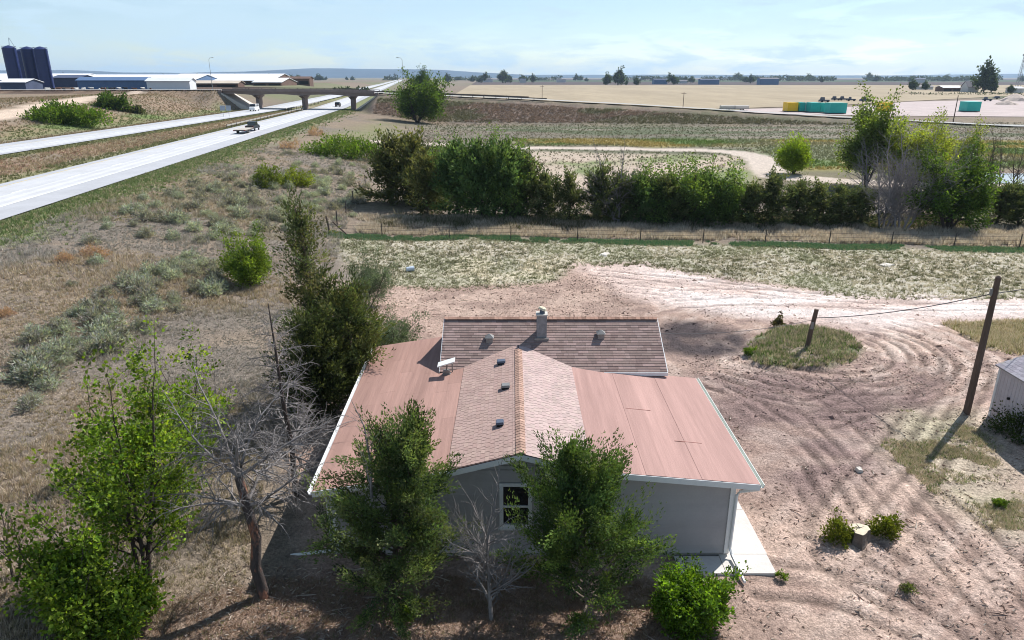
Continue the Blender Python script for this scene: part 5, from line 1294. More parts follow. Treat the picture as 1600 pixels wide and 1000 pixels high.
# ------------------------------------------------------------------ silos and feedlot at the left
m_silo = mat('silo_blue', (.014, .026, .11), .45, .15, .3, spec=.4)
m_silol = mat('silo_rib', (.022, .038, .14), .45)
for i, (px, base) in enumerate(((26, 420), (46, 455), (54, 430), (74, 425))):
    d = ray(px, 132); t = base / d[1]; loc = (d[0] * t, base, 6.4)
    s = thing('silo', ['leftmost dark blue silo with a loading mast', 'dark blue silo half hidden behind the middle one', 'middle dark blue silo of the group', 'rightmost dark blue silo of the group'][i], 'silo', loc, group='dark blue silos')
    Hs = 22.6 + (.4, 0, .2, .0)[i]; rad_ = 3.45
    MB().tube([(0, 0, -1), (0, 0, Hs)], rad_, 28).build('shell', m_silo, s, smooth=False)
    for z in np.arange(1.2, Hs, 1.45): MB().tube([(0, 0, z), (0, 0, z + .16)], rad_ + .06, 28).build('band', m_silol, s)
    MB().tube([(0, 0, Hs + .01), (0, 0, Hs + .7), (0, 0, Hs + 1.3), (0, 0, Hs + 1.6)], [rad_ + .1, rad_ * .75, rad_ * .35, .3], 28).build('dome', m_silo, s)
    mb = MB()
    for k in range(14):
        a = k * math.pi / 7; mb.tube([(rad_ * math.cos(a), rad_ * math.sin(a), Hs), (rad_ * math.cos(a), rad_ * math.sin(a), Hs + 1.1)], .05, 4)
    mb.tube([(rad_ * math.cos(k * math.pi / 12), rad_ * math.sin(k * math.pi / 12), Hs + 1.1) for k in range(25)], .05, 4)
    mb.build('railing', m_silol, s)
    MB().tube([(rad_ + .3, -1.2, 0), (rad_ + .3, -1.2, Hs + .5)], .45, 8).build('ladder_cage', m_silol, s)
    if i == 0: MB().tube([(.5, 0, Hs + 1.2), (1.2, 0, Hs + 5.5)], .12, 6).tube([(1.2, 0, Hs + 5.5), (3.4, 0, Hs + .8)], .08, 5).build('mast', m_silol, s)
m_wroof = mat('white_roof', (.74, .75, .76), .6, .05, .05); m_bwall = mat('barn_wall', (.07, .09, .15), .8, .2, .3); m_bluewall = mat('blue_barn_wall', (.10, .17, .30), .7, .1, .3); m_brwall = mat('brown_barn_wall', (.14, .085, .065), .9, .2, .3)
def barn(px0, px1, py, Y, h, dep, mr, mw, lab, name='barn', rise=None, zb=None, open_front=False):
    """long shed seen from its side, roof ridge running left to right"""
    rise = rise if rise is not None else (dep * .075 if dep > 25 else 1.6)
    d0, d1 = ray(px0, py), ray(px1, py); x0, x1 = d0[0] * Y / d0[1], d1[0] * Y / d1[1]
    zg = CAM_H + d0[2] * Y / d0[1] if zb is None else zb
    b = thing(name, lab, 'barn' if name == 'barn' else 'building', ((x0 + x1) / 2, Y, zg)); w = (x1 - x0) / 2
    MB().prism([(-w, 0, -2), (-w, dep, -2), (-w, dep, h), (-w, dep / 2, h + rise - .1), (-w, 0, h)], (2 * w, 0, 0)).build('wall', mw, b)
    for s in (0, 1):
        y0 = -.8 if s == 0 else dep + .8
        mb = MB(); mb.hexa([(-w - .6, min(y0, dep / 2), (h - .1) if s == 0 else h + rise), (w + .6, min(y0, dep / 2), (h - .1) if s == 0 else h + rise), (w + .6, max(y0, dep / 2), h + rise if s == 0 else h - .1), (-w - .6, max(y0, dep / 2), h + rise if s == 0 else h - .1),
                            (-w - .6, min(y0, dep / 2), (h + .15) if s == 0 else h + rise + .25), (w + .6, min(y0, dep / 2), (h + .15) if s == 0 else h + rise + .25), (w + .6, max(y0, dep / 2), h + rise + .25 if s == 0 else h + .15), (-w - .6, max(y0, dep / 2), h + rise + .25 if s == 0 else h + .15)])
        mb.build('roof', mr, b)
    k = max(2, int(2 * w / 12)) if (dep > 25 or mw is m_brwall) else 0
    for i in range(k):
        x = -w + (i + .5) * 2 * w / k
        MB().box(x - w / k * .8, x + w / k * .8, -.06, -.01, .1, h * .62).build('bay_opening', m_dark, b)
    return b
barn(82, 125, 131, 470, 3.5, 18, m_bwall, m_bwall, 'dark roofed barn just right of the silos')
barn(122, 230, 137, 400, 3.6, 9, m_bluewall, m_bluewall, 'long low blue shed right of the silos')
barn(105, 300, 131, 560, 2.0, 60, m_wroof, m_bluewall, 'long white roofed barn behind the blue shed')
barn(0, 40, 134, 380, 1.6, 14, m_wroof, m_bwall, 'small white roofed shed left in front of the silos')
barn(-60, 110, 129, 640, 2.0, 70, m_wroof, m_bwall, 'long white roofed barn behind the silos')
barn(230, 297, 137, 390, 3.2, 8, m_wroof, m_wroof, 'white semi trailer shaped shed left of the bridge')
barn(255, 425, 131, 600, 2.4, 70, m_wroof, m_brwall, 'widest white roofed barn above the left bridge end')
barn(395, 440, 134, 560, 2.4, 40, m_wroof, m_brwall, 'white gabled barn right end of the feedlot')
barn(300, 372, 136, 480, 2.2, 12, mat('tan_roof', (.55, .47, .38), .8, .1, .2), m_brwall, 'low tan roofed shelter just left of the bridge')
barn(448, 484, 132, 620, 4.5, 12, m_brwall, m_brwall, 'brown stacked hay shelter beyond the bridge')
rk = np.random.default_rng(33)
cowm = None
for i in range(26):
    px = rk.uniform(70, 235); p = P(px, rk.uniform(135.5, 139.5), 6.0)
    Y = rk.uniform(330, 375); d = ray(px, 137); x = d[0] * Y / d[1]; z = tz(x, Y)
    if cowm is None:
        mb = MB(); mb.tube([(-.95, 0, 1.05), (-.6, 0, 1.05), (.2, 0, 1.0), (.75, 0, 1.1), (1.05, 0, 1.3), (1.45, 0, 1.35), (1.7, 0, 1.15)], [.2, .38, .42, .38, .22, .19, .1], 8)
        for q in (-.7, .6):
            for s in (-.2, .2): mb.tube([(q, s, .9), (q + .05, s, .45), (q, s, 0)], [.13, .08, .06], 6)
        cowm = [mesh_np('cow', mb.V, mb.F, mat(n_, c_, .9)) for n_, c_ in (('cow_white', (.6, .57, .52)), ('cow_black', (.03, .028, .028)), ('cow_brown', (.14, .07, .04)))]
    o = link('cow', cowm[int(rk.integers(3))], None, (x, Y, z), rk.uniform(0, 6.28)); tag(o, 'tiny distant cow standing in the feedlot pen by the silos', 'cow', 'cattle in the feedlot pen')

# ------------------------------------------------------------------ lamps, signs, poles
m_pole = mat('galvanised_pole', (.30, .31, .32), .5, metal=.5)
for px, Y, lab, s in ((331, 296, 'street lamp left of the bridge above the barns', 1), (630, 262, 'street lamp right of the bridge behind the large elm', -1)):
    d = ray(px, 130); x = d[0] * Y / d[1]; z = tz(x, Y)
    l_ = thing('street_lamp', lab, 'lamp', (x, Y, z)); topz = CAM_H + ray(px, 90)[2] * Y / ray(px, 90)[1] - z
    MB().tube([(0, 0, 0), (0, 0, topz - .8)], [.12, .07], 8).build('pole', m_pole, l_)
    MB().tube([(0, 0, topz - .8), (s * .5, 0, topz - .1), (s * 1.6, 0, topz)], .06, 6).build('arm', m_pole, l_)
    MB().hexa([(s * 1.6 - .4, -.18, topz - .12), (s * 1.6 + .4, -.18, topz - .12), (s * 1.6 + .4, .18, topz - .12), (s * 1.6 - .4, .18, topz - .12), (s * 1.6 - .3, -.12, topz + .08), (s * 1.6 + .3, -.12, topz + .08), (s * 1.6 + .3, .12, topz + .08), (s * 1.6 - .3, .12, topz + .08)]).build('lamp_head', m_pole, l_)
sg = thing('road_sign', 'pair of blue grey road signs on posts in the highway median', 'sign', tuple(G(354, 183)), .1)
for x in (-.85, .85):
    MB().tube([(x, 0, -.2), (x, 0, 3.2)], .05, 6).build('post', m_pole, sg)
    MB().box(x - .75, x + .75, -.06, -.02, 1.9, 3.4).build('sign_panel', mat('sign_back', (.30, .34, .40), .5), sg)
def tpole(px, pyb, pyt, lab, zb=0.0, arm=True):
    p = P(px, pyb, zb); Y = p[1]; dt = ray(px, pyt); h = CAM_H + dt[2] * Y / dt[1] - zb
    t = thing('telephone_pole', lab, 'pole', p); MB().tube([(0, 0, -.3), (0, 0, h)], [.17, .12], 7).build('shaft', m_wood, t)
    if arm: MB().box(-1.2, 1.2, -.07, .07, h - .8, h - .62).build('crossarm', m_wood, t)
tpole(1067, 169, 144, 'wooden telephone pole standing in front of the stubble field', .0)
tpole(847, 156, 133, 'distant telephone pole near the left of the stubble field', 1.0)
tpole(1489, 192, 149, 'leaning telephone pole left of the lone teal container', .1, False)
tpole(102, 132, 112, 'pole beside the dark roofed barn', 6.5); tpole(162, 136, 121, 'pole in front of the blue shed', 6.5); tpole(318, 133, 114, 'pole left of the bridge street lamp', 7)
# radio mast at the right edge
p = (930.0 * .72 + 30, 900.0); d = ray(1592, 128); Y = 900.0
tw = thing('lattice_tower', 'grey lattice radio tower on the horizon at the right edge', 'tower', (d[0] * Y / d[1], Y, 0)); mb = MB(); H = 38.0
for sx_ in (-1, 1):
    for sy_ in (-1, 1): mb.tube([(sx_ * 2.2, sy_ * 2.2, 0), (sx_ * .5, sy_ * .5, H)], .2, 4)
for k in range(9):
    z0, z1 = k * H / 9, (k + 1) * H / 9; w0, w1 = 2.2 - 1.7 * k / 9, 2.2 - 1.7 * (k + 1) / 9
    for s in (-1, 1): mb.tube([(-w0, s * w0, z0), (w1, s * w1, z1)], .12, 4); mb.tube([(w0, s * w0, z0), (-w1, s * w1, z1)], .12, 4)
mb.build('lattice', m_pole, tw); MB().box(-1.6, 1.6, -1.2, 1.2, H, H + 2).build('platform', m_pole, tw)

# ------------------------------------------------------------------ farmsteads and trees on the horizon
rf = np.random.default_rng(55)
m_fwall = mat('far_house_wall', (.5, .5, .5), .8, .1, .3); m_froof = mat('far_house_roof', (.16, .15, .17), .8, .1, .3)
barn(1473, 1503, 141, 760, 4.0, 14, m_wroof, m_brwall, 'white roofed farm shed left of the far farmhouse', zb=0)
hb = barn(1512, 1529, 141, 740, 4.5, 12, m_froof, m_fwall, 'pale farmhouse beside the big tree on the right horizon', 'farm_house', rise=6, zb=0)
barn(1436, 1458, 139, 880, 3, 10, m_froof, m_fwall, 'low grey house left of the farm shed', 'farm_house', zb=0)
barn(1584, 1600, 142, 700, 4, 12, m_fwall, m_fwall, 'grey house at the right picture edge', 'farm_house', zb=0)
for i, (a, b, Y, h) in enumerate(((1022, 1043, 1500, 9), (1062, 1074, 1700, 6), (1095, 1124, 1450, 9), (1188, 1217, 1400, 11), (1432, 1447, 1900, 9), (755, 770, 2100, 8), (812, 822, 1900, 8), (870, 884, 2000, 8))):
    barn(a, b, 127, Y, h, 20, m_froof if i % 2 else m_bwall, m_bluewall if i in (0, 2, 3) else m_fwall, 'distant %s farm building, %s from the left along the far horizon' % ('dark' if i % 2 == 0 else 'grey', ORD[(5, 0, 0, 0, 0, 0, 0, 0)[0] - 5 + (3, 4, 5, 6, 7, 0, 1, 2)[i]]), 'farm_building', zb=0)
fm = []
for k in range(4):
    rg = np.random.default_rng(500 + k)
    S = Skel(); tips = []
    grow(rg, S, tips, (0, 0, -.3), (0, 0, 1), 5.5, .3, 0, dict(levels=3, wander=(.06, .12, .16), up=(.05, .05, .02), n=(11, 5), start=(.2, .25), angle=(52, 44), ratio=(.5, .5), taper=.5, thin=.5))
    C = [q for t in tips for q in t]; A = [t[1] - t[0] for t in tips for _ in (0, 1)]
    c_ = clumps(rg, C, A, 1.0, 9, 1.0, .8, ((.04, .062, .025), (.055, .08, .03)), tri=False)
    fm.append((mesh_np('trunk', *S.arrays(4), m_darkbark), mesh_np('crown', c_[0], c_[1], m_jun, c_[2])))
def fartree(px, Y, hpx, lab, group=None, wide=1.0, zb=0.0):
    d = ray(px, 128); dist = Y; h = hpx / FPX * Y * 1.06
    plant('far_tree', lab, 'tree', (d[0] * Y / d[1], Y, zb), *fm[int(rf.integers(4))], group=group, rz=rf.uniform(0, 6), sc=(h / 7.2 * wide, h / 7.2 * wide, h / 7.2))
for px, Y, hp, lab, wd in ((950, 1350, 12, 'far tree, left of the pair standing beyond the stubble field', 1), (965, 1330, 17, 'taller far tree of the pair beyond the stubble field', 1.1), (994, 1350, 8, 'small round far tree right of the pair', 1.3), (979, 1340, 5, 'tiny far tree between the pair and the round one', 1),
        (1053, 1450, 11, 'broad far tree between the dark farm buildings', 1.6), (700, 2000, 9, 'far tree on the horizon right of the poplar', 1.5), (752, 1900, 10, 'far tree, left of two above the left field edge', 1.6), (785, 1850, 12, 'far tree, right of two above the left field edge', 1.4),
        (1540, 730, 30, 'big dark tree behind the pale farmhouse', 1.0), (1552, 735, 18, 'smaller dark tree right of the farmhouse tree', 1.0), (1520, 760, 14, 'dark tree left of the farmhouse tree', 1.0), (1428, 850, 11, 'round tree by the low grey house', 1.4), (1446, 860, 9, 'small tree right of the low grey house', 1.2), (1582, 700, 8, 'bush like tree by the grey edge house', 1.4),
        (833, 1900, 9, 'lone far tree near the middle of the horizon', 1), (1173, 1700, 9, 'far tree left of the long far building', 1.2)):
    fartree(px, Y, hp, lab, None, wd)
for i in range(52):
    px = rf.uniform(690, 1600) if i > 22 else rf.uniform(250, 600)
    fartree(px, rf.uniform(1900, 3200), rf.uniform(3.5, 7.5), 'tiny dark tree in the scattered line along the horizon', 'scattered horizon trees', rf.uniform(1.2, 2.2))
# far tree belts that read as one mass
def belt(name, lab, x0, x1, Y, h, seed, n=700):
    rg = np.random.default_rng(seed); a = ray(x0, 128); b = ray(x1, 128); xa, xb = a[0] * Y / a[1], b[0] * Y / b[1]
    X = rg.uniform(xa, xb, n); hh = h * (.25 + 1.1 * fbm(X, X * 0, (xb - xa) / 18, 4, seed)); hh *= (fbm(X, X * 0, (xb - xa) / 7, 3, seed + 3) > .42)
    C = np.stack([X, Y + rg.uniform(-30, 30, n), rg.uniform(.1, 1, n) * hh], 1); C = C[hh > 0]
    c_ = clumps(rg, C, np.tile((0, 0, 1.0), (len(C), 1)), h * .35, 6, h * .5, h * .4, ((.04, .055, .03), (.05, .065, .035)), tri=False)
    tag(link(name, mesh_np(name, c_[0], c_[1], m_jun, c_[2])), lab, None, kind='stuff')
belt('tree_belt', 'dark tree belt along the left horizon', 240, 640, 2600, 13, 1)
belt('tree_belt', 'dark broken tree belt along the horizon in the middle', 690, 1200, 3000, 12, 2, 900)
belt('tree_belt', 'dark tree belt along the right horizon', 1180, 1620, 2700, 12, 3, 900)
belt('hedge_row', 'dark green hedge row beside the highway beyond the bridge', 527, 572, 640, 4.2, 4, 260)
belt('hedge_row', 'green hedge row below the right farmstead', 1400, 1600, 640, 1.4, 5, 300)
# pond
m_water = mat('pond_water', (.40, .39, .36), .12, spec=.6)  # pale base colour stands in for the bright reflection on the water
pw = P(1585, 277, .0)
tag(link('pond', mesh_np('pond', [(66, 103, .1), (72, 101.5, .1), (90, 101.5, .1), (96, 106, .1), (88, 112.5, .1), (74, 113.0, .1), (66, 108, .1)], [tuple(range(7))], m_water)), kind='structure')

# ------------------------------------------------------------------ grasses and litter (nobody could count them)
def blades(name, label, X, Y, H, Wd, cols, per=7, seed=0, lean=.45, rad=.12):
    rg = np.random.default_rng(seed); n = len(X); Z = ground_z(X, Y)
    C = np.stack([X, Y, Z - .02], 1); H = np.asarray(H).reshape(-1, 1, 1) * rg.uniform(.5, 1.25, (n, per, 1)); Wd = np.asarray(Wd).reshape(-1, 1, 1)
    o = np.zeros((n, per, 3)); a = rg.uniform(0, 6.283, (n, per)); r_ = rad * np.sqrt(rg.uniform(0, 1, (n, per))) * (np.asarray(H)[..., 0] / .3)
    o[..., 0] = np.cos(a) * r_; o[..., 1] = np.sin(a) * r_
    d = np.stack([np.cos(a) * lean, np.sin(a) * lean, np.ones_like(a)], -1) + rg.normal(0, .25, (n, per, 3)); d = norm(d)
    b = rg.uniform(0, 6.283, (n, per)); s = np.stack([np.cos(b), np.sin(b), np.zeros_like(b)], -1)
    base = C[:, None] + o
    V = np.stack([base - s * Wd / 2, base + s * Wd / 2, base + d * H], 2).reshape(-1, 3)
    col = np.repeat(np.asarray(cols)[:, None] * (1 + rg.uniform(-.25, .25, (n, per, 1))), 3, axis=1).reshape(-1, 3)
    F = np.arange(len(V)).reshape(-1, 3)
    return tag(link(name, mesh_np(name, V, F, m_grass, np.clip(col, .01, .9))), label, None, kind='stuff')
m_grass = mat('grass_blades', attr='Col', rough=.85, trans=.3, spec=.1, transcol=(1.2, 1.15, .9))
def scatter(poly, n, seed, near=True, wob=0.0, soft=.3):
    rg = np.random.default_rng(seed); p = np.array([q[:2] for q in poly])
    X = rg.uniform(p[:, 0].min(), p[:, 0].max(), n * 2); Y = rg.uniform(p[:, 1].min(), p[:, 1].max(), n * 2)
    if near:
        r_ = np.hypot(X, Y); k = rg.uniform(0, 1, len(X)) < np.clip((28 / r_) ** 1.3, .02, 1); X, Y = X[k], Y[k]
    k = poly_mask(poly, soft, X, Y, wob) > rg.uniform(.15, .85, len(X)); return X[k], Y[k], rg
def tint(rg, n, pal, w):
    pal = np.asarray(pal); return pal[rg.choice(len(pal), n, p=np.asarray(w) / np.sum(w))] * (1 + rg.uniform(-.15, .15, (n, 1)))
DRYP = ((.48, .39, .29), (.56, .475, .37), (.34, .27, .19), (.28, .25, .15), (.43, .37, .325))
LFIELD = pix((-420, 1060), (-420, 520), (0, 372), (200, 300), (420, 222), (560, 190), (610, 200), (590, 270), (545, 340), (520, 420), (470, 560), (420, 700), (390, 900), (200, 1010))
rg = np.random.default_rng(1); r_ = 15 * (135 / 15) ** rg.uniform(0, 1, 135000); a = rg.uniform(R(-58), R(-3), len(r_)); X, Y = r_ * np.sin(a), r_ * np.cos(a); k = poly_mask(LFIELD, .3, X, Y) > .5; X, Y = X[k], Y[k]; k = rg.uniform(0, 1, len(X)) < .3 + ss(.35, .6, fbm(X, Y, 1.1, 3, 77)); X, Y = X[k], Y[k]
X, Y = X[(X < near_edge(Y) + 60)], Y[(X < near_edge(Y) + 60)]
k = X > near_edge(Y) + 4; X, Y = X[k], Y[k]
r_ = np.hypot(X, Y); tall = ss(.4, .65, fbm(X, Y, 9, 3, 70)); grn = ss(.5, .7, fbm(X, Y, 16, 3, 4))
short = ss(52, 34, Y)
cols = tint(rg, len(X), DRYP, (4, 3, 3, 2, 3)); cols = cols * (1 - .45 * (grn * rg.uniform(0, 1, len(X)))[:, None]) + np.array((.13, .15, .06)) * (.45 * grn * rg.uniform(0, 1, len(X)))[:, None]
gy = ss(.46, .62, fbm(X, Y, 11, 4, 79)) * .75; cols = cols * (1 - gy[:, None]) + np.array((.36, .345, .33)) * rg.uniform(.6, 1.2, (len(X), 1)) * gy[:, None]
blades('dry_grass', 'dry beige grass covering the field between the yard and the highway', X, Y, (.16 + .22 * tall) * (1 - .45 * short), .012 + r_ * .00085, cols, 8, 1)
X, Y, rg = scatter(LITTER, 9000, 2); k = Y < 18.0; X, Y = X[k], Y[k]
blades('dry_weeds', 'dry brown weeds and litter in front of the house', X, Y, .14, .022, tint(rg, len(X), ((.30, .20, .14), (.40, .30, .22), (.24, .15, .10), (.17, .18, .07)), (4, 3, 3, 1)), 6, 2, 1.1)
X, Y, rg = scatter(MIDF, 46000, 3, True, .8, 1.5); r_ = np.hypot(X, Y)
g1 = ss(.45, .62, fbm(X, Y, 5, 4, 14)); kk = rg.uniform(0, 1, len(X)) < .35 + .65 * fbm(X, Y, 2.5, 3, 71); X, Y, g1, r_ = X[kk], Y[kk], g1[kk], r_[kk]
cols = tint(rg, len(X), ((.60, .55, .45), (.52, .47, .37), (.32, .32, .21)), (4, 3, 2)); cols = cols * (1 - .6 * g1[:, None]) + np.array((.24, .27, .15)) * .6 * g1[:, None]
blades('field_grass', 'pale tufted grass in the field behind the yard', X, Y, .17, .01 + r_ * .0009, cols, 8, 3)
# darker clumps standing in the field
X, Y, rg = scatter(MIDF, 7000, 31); k = rg.uniform(0, 1, len(X)) < .25 + .75 * ss(.42, .6, fbm(X, Y, 7, 3, 75)); X, Y = X[k], Y[k]
blades('grass_clumps', 'olive green grass clumps dotted over the field behind the yard', X, Y, .2 * rg.uniform(.6, 1.5, len(X)), .075, tint(rg, len(X), ((.17, .165, .10), (.21, .20, .13), (.13, .14, .07)), (3, 2, 2)), 16, 31, .7, .22)
# brush on the flats below the embankment
rg = np.random.default_rng(32); X = rg.uniform(-45, 190, 17000); Y = rg.uniform(118, 245, len(X)); k = (terrain(X, Y) - base_terrain(X, Y) < .6) & (line_dist(LOOP, X, Y) > 3.6) & (poly_mask(MARSH, 3, X, Y) < .5) & (X > near_edge(Y) + 30); X, Y = X[k], Y[k]
n1 = fbm(X * .25, Y * 1.4, 12, 4, 31)
cols = tint(rg, len(X), ((.22, .19, .15), (.28, .23, .18), (.16, .15, .11)), (3, 2, 3)); cols = np.where((n1 > .52)[:, None], cols * .4 + np.array((.11, .14, .07)) * .6, cols)
blades('flats_brush', 'grey green brush on the flats below the road embankment', X, Y, .4, .15, cols, 5, 32)
X, Y, rg = scatter(DEADG, 80000, 4); k = rg.uniform(0, 1, len(X)) < ss(.36, .58, fbm(X, Y, 1.6, 3, 76)) + .08; X, Y = X[k], Y[k]; r_ = np.hypot(X, Y)
blades('dead_grass', 'tall dead grass between the wire fence and the windbreak', X, Y, .15 + .75 * fbm(X, Y, 2, 3, 76), .01 + r_ * .0010, tint(rg, len(X), ((.56, .48, .40), (.48, .40, .32), (.62, .56, .48), (.30, .26, .19)), (4, 3, 3, 1)), 8, 4)
X, Y, rg = scatter(GREENF, 60000, 5, True, .5, .5); k = fbm(X, Y, 2.5, 3, 80) > .4; X, Y = X[k], Y[k]; r_ = np.hypot(X, Y)
blades('green_grass', 'green weedy strip along the wire fence', X, Y, .22, .01 + r_ * .0011, tint(rg, len(X), ((.09, .19, .10), (.13, .24, .12), (.24, .27, .15)), (3, 3, 2)), 7, 5)
rg = np.random.default_rng(6); Y = np.concatenate([rg.uniform(45, 120, 5500), rg.uniform(120, 280, 3500)]); X = near_edge(Y) + .3 + np.abs(rg.normal(0, 3.0, len(Y)))
blades('verge_grass', 'green grass along the highway verge', X, Y, .30, .02 + np.hypot(X, Y) * .0012, tint(rg, len(X), ((.15, .20, .08), (.19, .25, .10), (.38, .34, .22)), (4, 3, 3)), 6, 6)
X, Y, rg = scatter(ISLE, 1700, 7, False); k = rg.uniform(0, 1, len(X)) < .25 + ss(.4, .6, fbm(X, Y, 1.4, 3, 20)); X, Y = X[k], Y[k]
blades('island_weeds', 'green and dry weeds on the round island', X, Y, .24, .05, tint(rg, len(X), ((.13, .19, .06), (.18, .24, .09), (.46, .40, .28), (.34, .29, .23)), (3, 2, 4, 3)), 8, 7)
X, Y, rg = scatter(PATCHR, 5500, 8, False, .6, 1.0); k = X < 48; X, Y = X[k], Y[k]
blades('patch_grass', 'dry grass patch behind the shed', X, Y, .12 + .35 * fbm(X, Y, 1.2, 3, 81), .05, tint(rg, len(X), ((.56, .49, .37), (.42, .35, .22), (.22, .25, .09)), (4, 3, 1)), 7, 8)
X, Y, rg = scatter(WEEDR, 9000, 9, False, 1.2, 2.2); k = rg.uniform(0, 1, len(X)) < ss(.42, .6, fbm(X, Y, 2.2, 3, 72)); X, Y = X[k], Y[k]
blades('yard_weeds', 'sparse weeds in front of the shed', X, Y, .14, .03, tint(rg, len(X), ((.19, .24, .09), (.50, .44, .33), (.44, .37, .27)), (2, 3, 3)), 7, 9)
# embankment and median brush
rg = np.random.default_rng(10); X = rg.uniform(-48, 165, 30000); Y = cross_y(X) - rg.uniform(9.0, 34, len(X)); k = terrain(X, Y) - base_terrain(X, Y) > .35; X, Y = X[k], Y[k]
n1 = fbm(X * .5, Y * 1.6, 14, 4, 9)
cols = tint(rg, len(X), ((.25, .18, .145), (.32, .235, .185), (.17, .135, .115)), (4, 3, 3)); cols = np.where((n1 > .5)[:, None], cols * .35 + np.array((.12, .14, .07)) * .65, cols)
blades('embankment_brush', 'reddish brown dry brush on the road embankment', X, Y, .55, .16, cols, 5, 10)
rg = np.random.default_rng(11); Y = rg.uniform(75, 275, 9000); t = rg.uniform(0, 1, len(Y)); X = (near_edge(Y) - 13.2) * t + (far_mid(Y) + 6.6) * (1 - t)
cols = tint(rg, len(X), ((.42, .34, .24), (.30, .2, .14), (.36, .3, .2)), (3, 2, 2)); ed = np.minimum(t, 1 - t) < .18; cols = np.where(ed[:, None], cols * .3 + np.array((.12, .16, .06)) * .7, cols)
blades('median_grass', 'dry brown grass on the highway median', X, Y, .38, .14, cols, 6, 11)
rg = np.random.default_rng(12); Y = rg.uniform(100, 300, 12000); X = far_mid(Y) - 7.5 - rg.uniform(0, 1, len(Y)) ** 1.2 * 60; k = line_dist(DRIVEL, X, Y) > 4.5; X, Y = X[k], Y[k]
gk = poly_mask(GREENB, 3, X, Y, 3)
cols = tint(rg, len(X), ((.36, .27, .19), (.28, .21, .14), (.2, .19, .1)), (3, 3, 2)); cols = cols * (1 - .8 * gk[:, None]) + np.array((.12, .18, .06)) * .8 * gk[:, None]
blades('bank_grass', 'dry grass on the bank left of the highway', X, Y, .45, .18, cols, 5, 12)
X, Y, rg = scatter(MARSH, 8000, 13, False)
gc = ground_colour(X, Y); cols = gc * rg.uniform(.8, 1.35, (len(X), 1))
blades('marsh_grass', 'green and ochre marsh grass beside the dirt track', X, Y, .5, .16, cols, 5, 13)
# sticks and clods on the bare yard
rg = np.random.default_rng(14); X = rg.uniform(3, 26, 6500); Y = rg.uniform(14.6, 36, len(X)); k = (fbm(X, Y, 4, 3, 73) > .42) & (poly_mask(ISLE, .3, X, Y) < .3) & ~((X < 8.4) & (Y > 17.8) & (Y < 31)); X, Y = X[k], Y[k]
X = np.concatenate([X, rg.uniform(-9, 8, 2600), rg.uniform(-9, -2, 900)]); Y = np.concatenate([Y, rg.uniform(33, 52, 2600), rg.uniform(14.8, 18.2, 900)])
n = len(X); a = rg.uniform(0, 6.283, n); L = rg.uniform(.05, .22, n) * (1 + (rg.uniform(0, 1, n) < .03) * 3.5); w_ = rg.uniform(.010, .024, n); Z = ground_z(X, Y) + .015
d = np.stack([np.cos(a), np.sin(a), rg.normal(0, .12, n)], 1); s = np.stack([-np.sin(a), np.cos(a), np.zeros(n)], 1); C = np.stack([X, Y, Z], 1)
V = np.stack([C - d * L[:, None] / 2 - s * w_[:, None], C - d * L[:, None] / 2 + s * w_[:, None], C + d * L[:, None] / 2 + (0, 0, .0), C + (0, 0, .035)], 1).reshape(-1, 3)
b = np.arange(n)[:, None] * 4; F = np.concatenate([b + np.array(f) for f in ((0, 2, 3), (2, 1, 3), (1, 0, 3))])
pal = tint(rg, n, ((.48, .40, .34), (.27, .19, .155), (.60, .53, .46), (.16, .115, .095)), (4, 3, 3, 1))
tag(link('twig_litter', mesh_np('twig_litter', V, F, m_grass, np.repeat(pal, 4, axis=0))), 'small twigs and clods strewn over the bare yard', None, kind='stuff')

# undergrowth at the foot of the windbreak
rg = np.random.default_rng(42); px_ = rg.uniform(590, 1500, 5000); base_ = [G(q, 350)[:2] for q in np.linspace(590, 1500, 40)]; base_ = np.array(base_)
X = np.interp(px_, np.linspace(590, 1500, 40), base_[:, 0]); Y = np.interp(px_, np.linspace(590, 1500, 40), base_[:, 1]) + rg.normal(.5, 1.6, len(X))
blades('undergrowth', 'tangled dry and green undergrowth at the foot of the windbreak', X, Y, .2 + .9 * fbm(X, Y, 2.0, 3, 82), .10, tint(rg, len(X), ((.12, .13, .06), (.26, .21, .15), (.09, .10, .05), (.36, .30, .23)), (3, 2, 3, 2)), 9, 42, .6, .3)
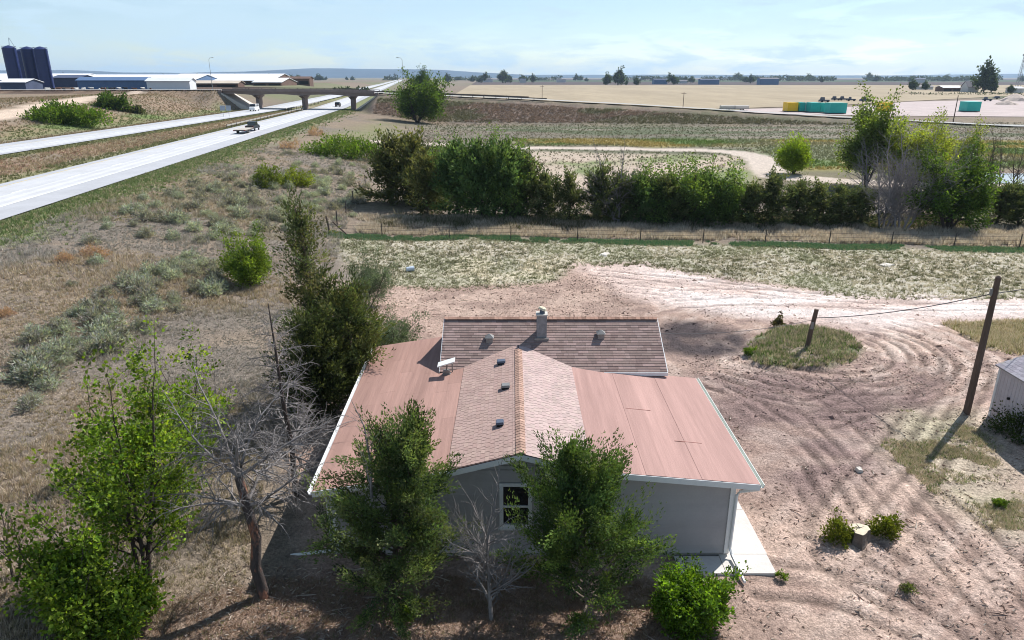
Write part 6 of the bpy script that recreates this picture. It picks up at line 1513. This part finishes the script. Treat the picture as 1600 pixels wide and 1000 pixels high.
# soil clods on the bare ground
rg = np.random.default_rng(41); n = 34000
X = rg.uniform(-10, 34, n); Y = 14.6 + 40 * rg.uniform(0, 1, n) ** 1.5
k = (poly_mask(YARD, .3, X, Y, 1.0) > .5) & (poly_mask(ISLE, .3, X, Y) < .4) & ~((X > -6.5) & (X < 8.3) & (Y > 17.9) & (Y < 31.6)) & ~((X > 21.2) & (Y < 29) & (Y > 23.5)) & (rg.uniform(0, 1, n) < .25 + ss(.4, .62, fbm(X, Y, 2.0, 3, 78)) * (1 - .7 * poly_mask(DRIVE, 1.0, X, Y)))
X, Y = X[k], Y[k]; n = len(X); s_ = rg.uniform(.02, .055, n) * (1 + (rg.uniform(0, 1, n) < .06) * 1.0) * np.clip(np.hypot(X, Y) / 26, .8, 1.7)
a = rg.uniform(0, 6.283, n); C = np.stack([X, Y, ground_z(X, Y) - .01], 1); q = []
for j in range(3):
    w_ = a + j * 2.094 + rg.normal(0, .3, n); q.append(C + np.stack([np.cos(w_), np.sin(w_), np.zeros(n)], 1) * (s_ * rg.uniform(.7, 1.6, n))[:, None])
q.append(C + np.stack([rg.normal(0, .3, n) * s_, rg.normal(0, .3, n) * s_, s_ * rg.uniform(.35, .8, n)], 1))
V = np.stack(q, 1).reshape(-1, 3); b = np.arange(n)[:, None] * 4; F = np.concatenate([b + np.array(f) for f in ((0, 1, 3), (1, 2, 3), (2, 0, 3))])
gc = ground_colour(X, Y) * rg.uniform(.95, 1.4, (n, 1))
tag(link('soil_clods', mesh_np('soil_clods', V, F, m_grass, np.repeat(gc, 4, axis=0))), 'small clods of earth covering the bare yard', None, kind='stuff')

# ------------------------------------------------------------------ air
hzm = bpy.data.materials.new('haze_air'); hzm.use_nodes = True; q = hzm.node_tree; q.nodes.clear()
ho = q.nodes.new('ShaderNodeOutputMaterial'); pv = q.nodes.new('ShaderNodeVolumePrincipled')
pv.inputs['Color'].default_value = (.62, .80, 1.0, 1); pv.inputs['Density'].default_value = HAZE; pv.inputs['Anisotropy'].default_value = .2
q.links.new(pv.outputs[0], ho.inputs['Volume'])
hb_ = MB().box(-14500, 14500, -500, 14300, -9, 190).build('haze', hzm)
tag(hb_, 'thin blue air over the plain', None, kind='stuff')
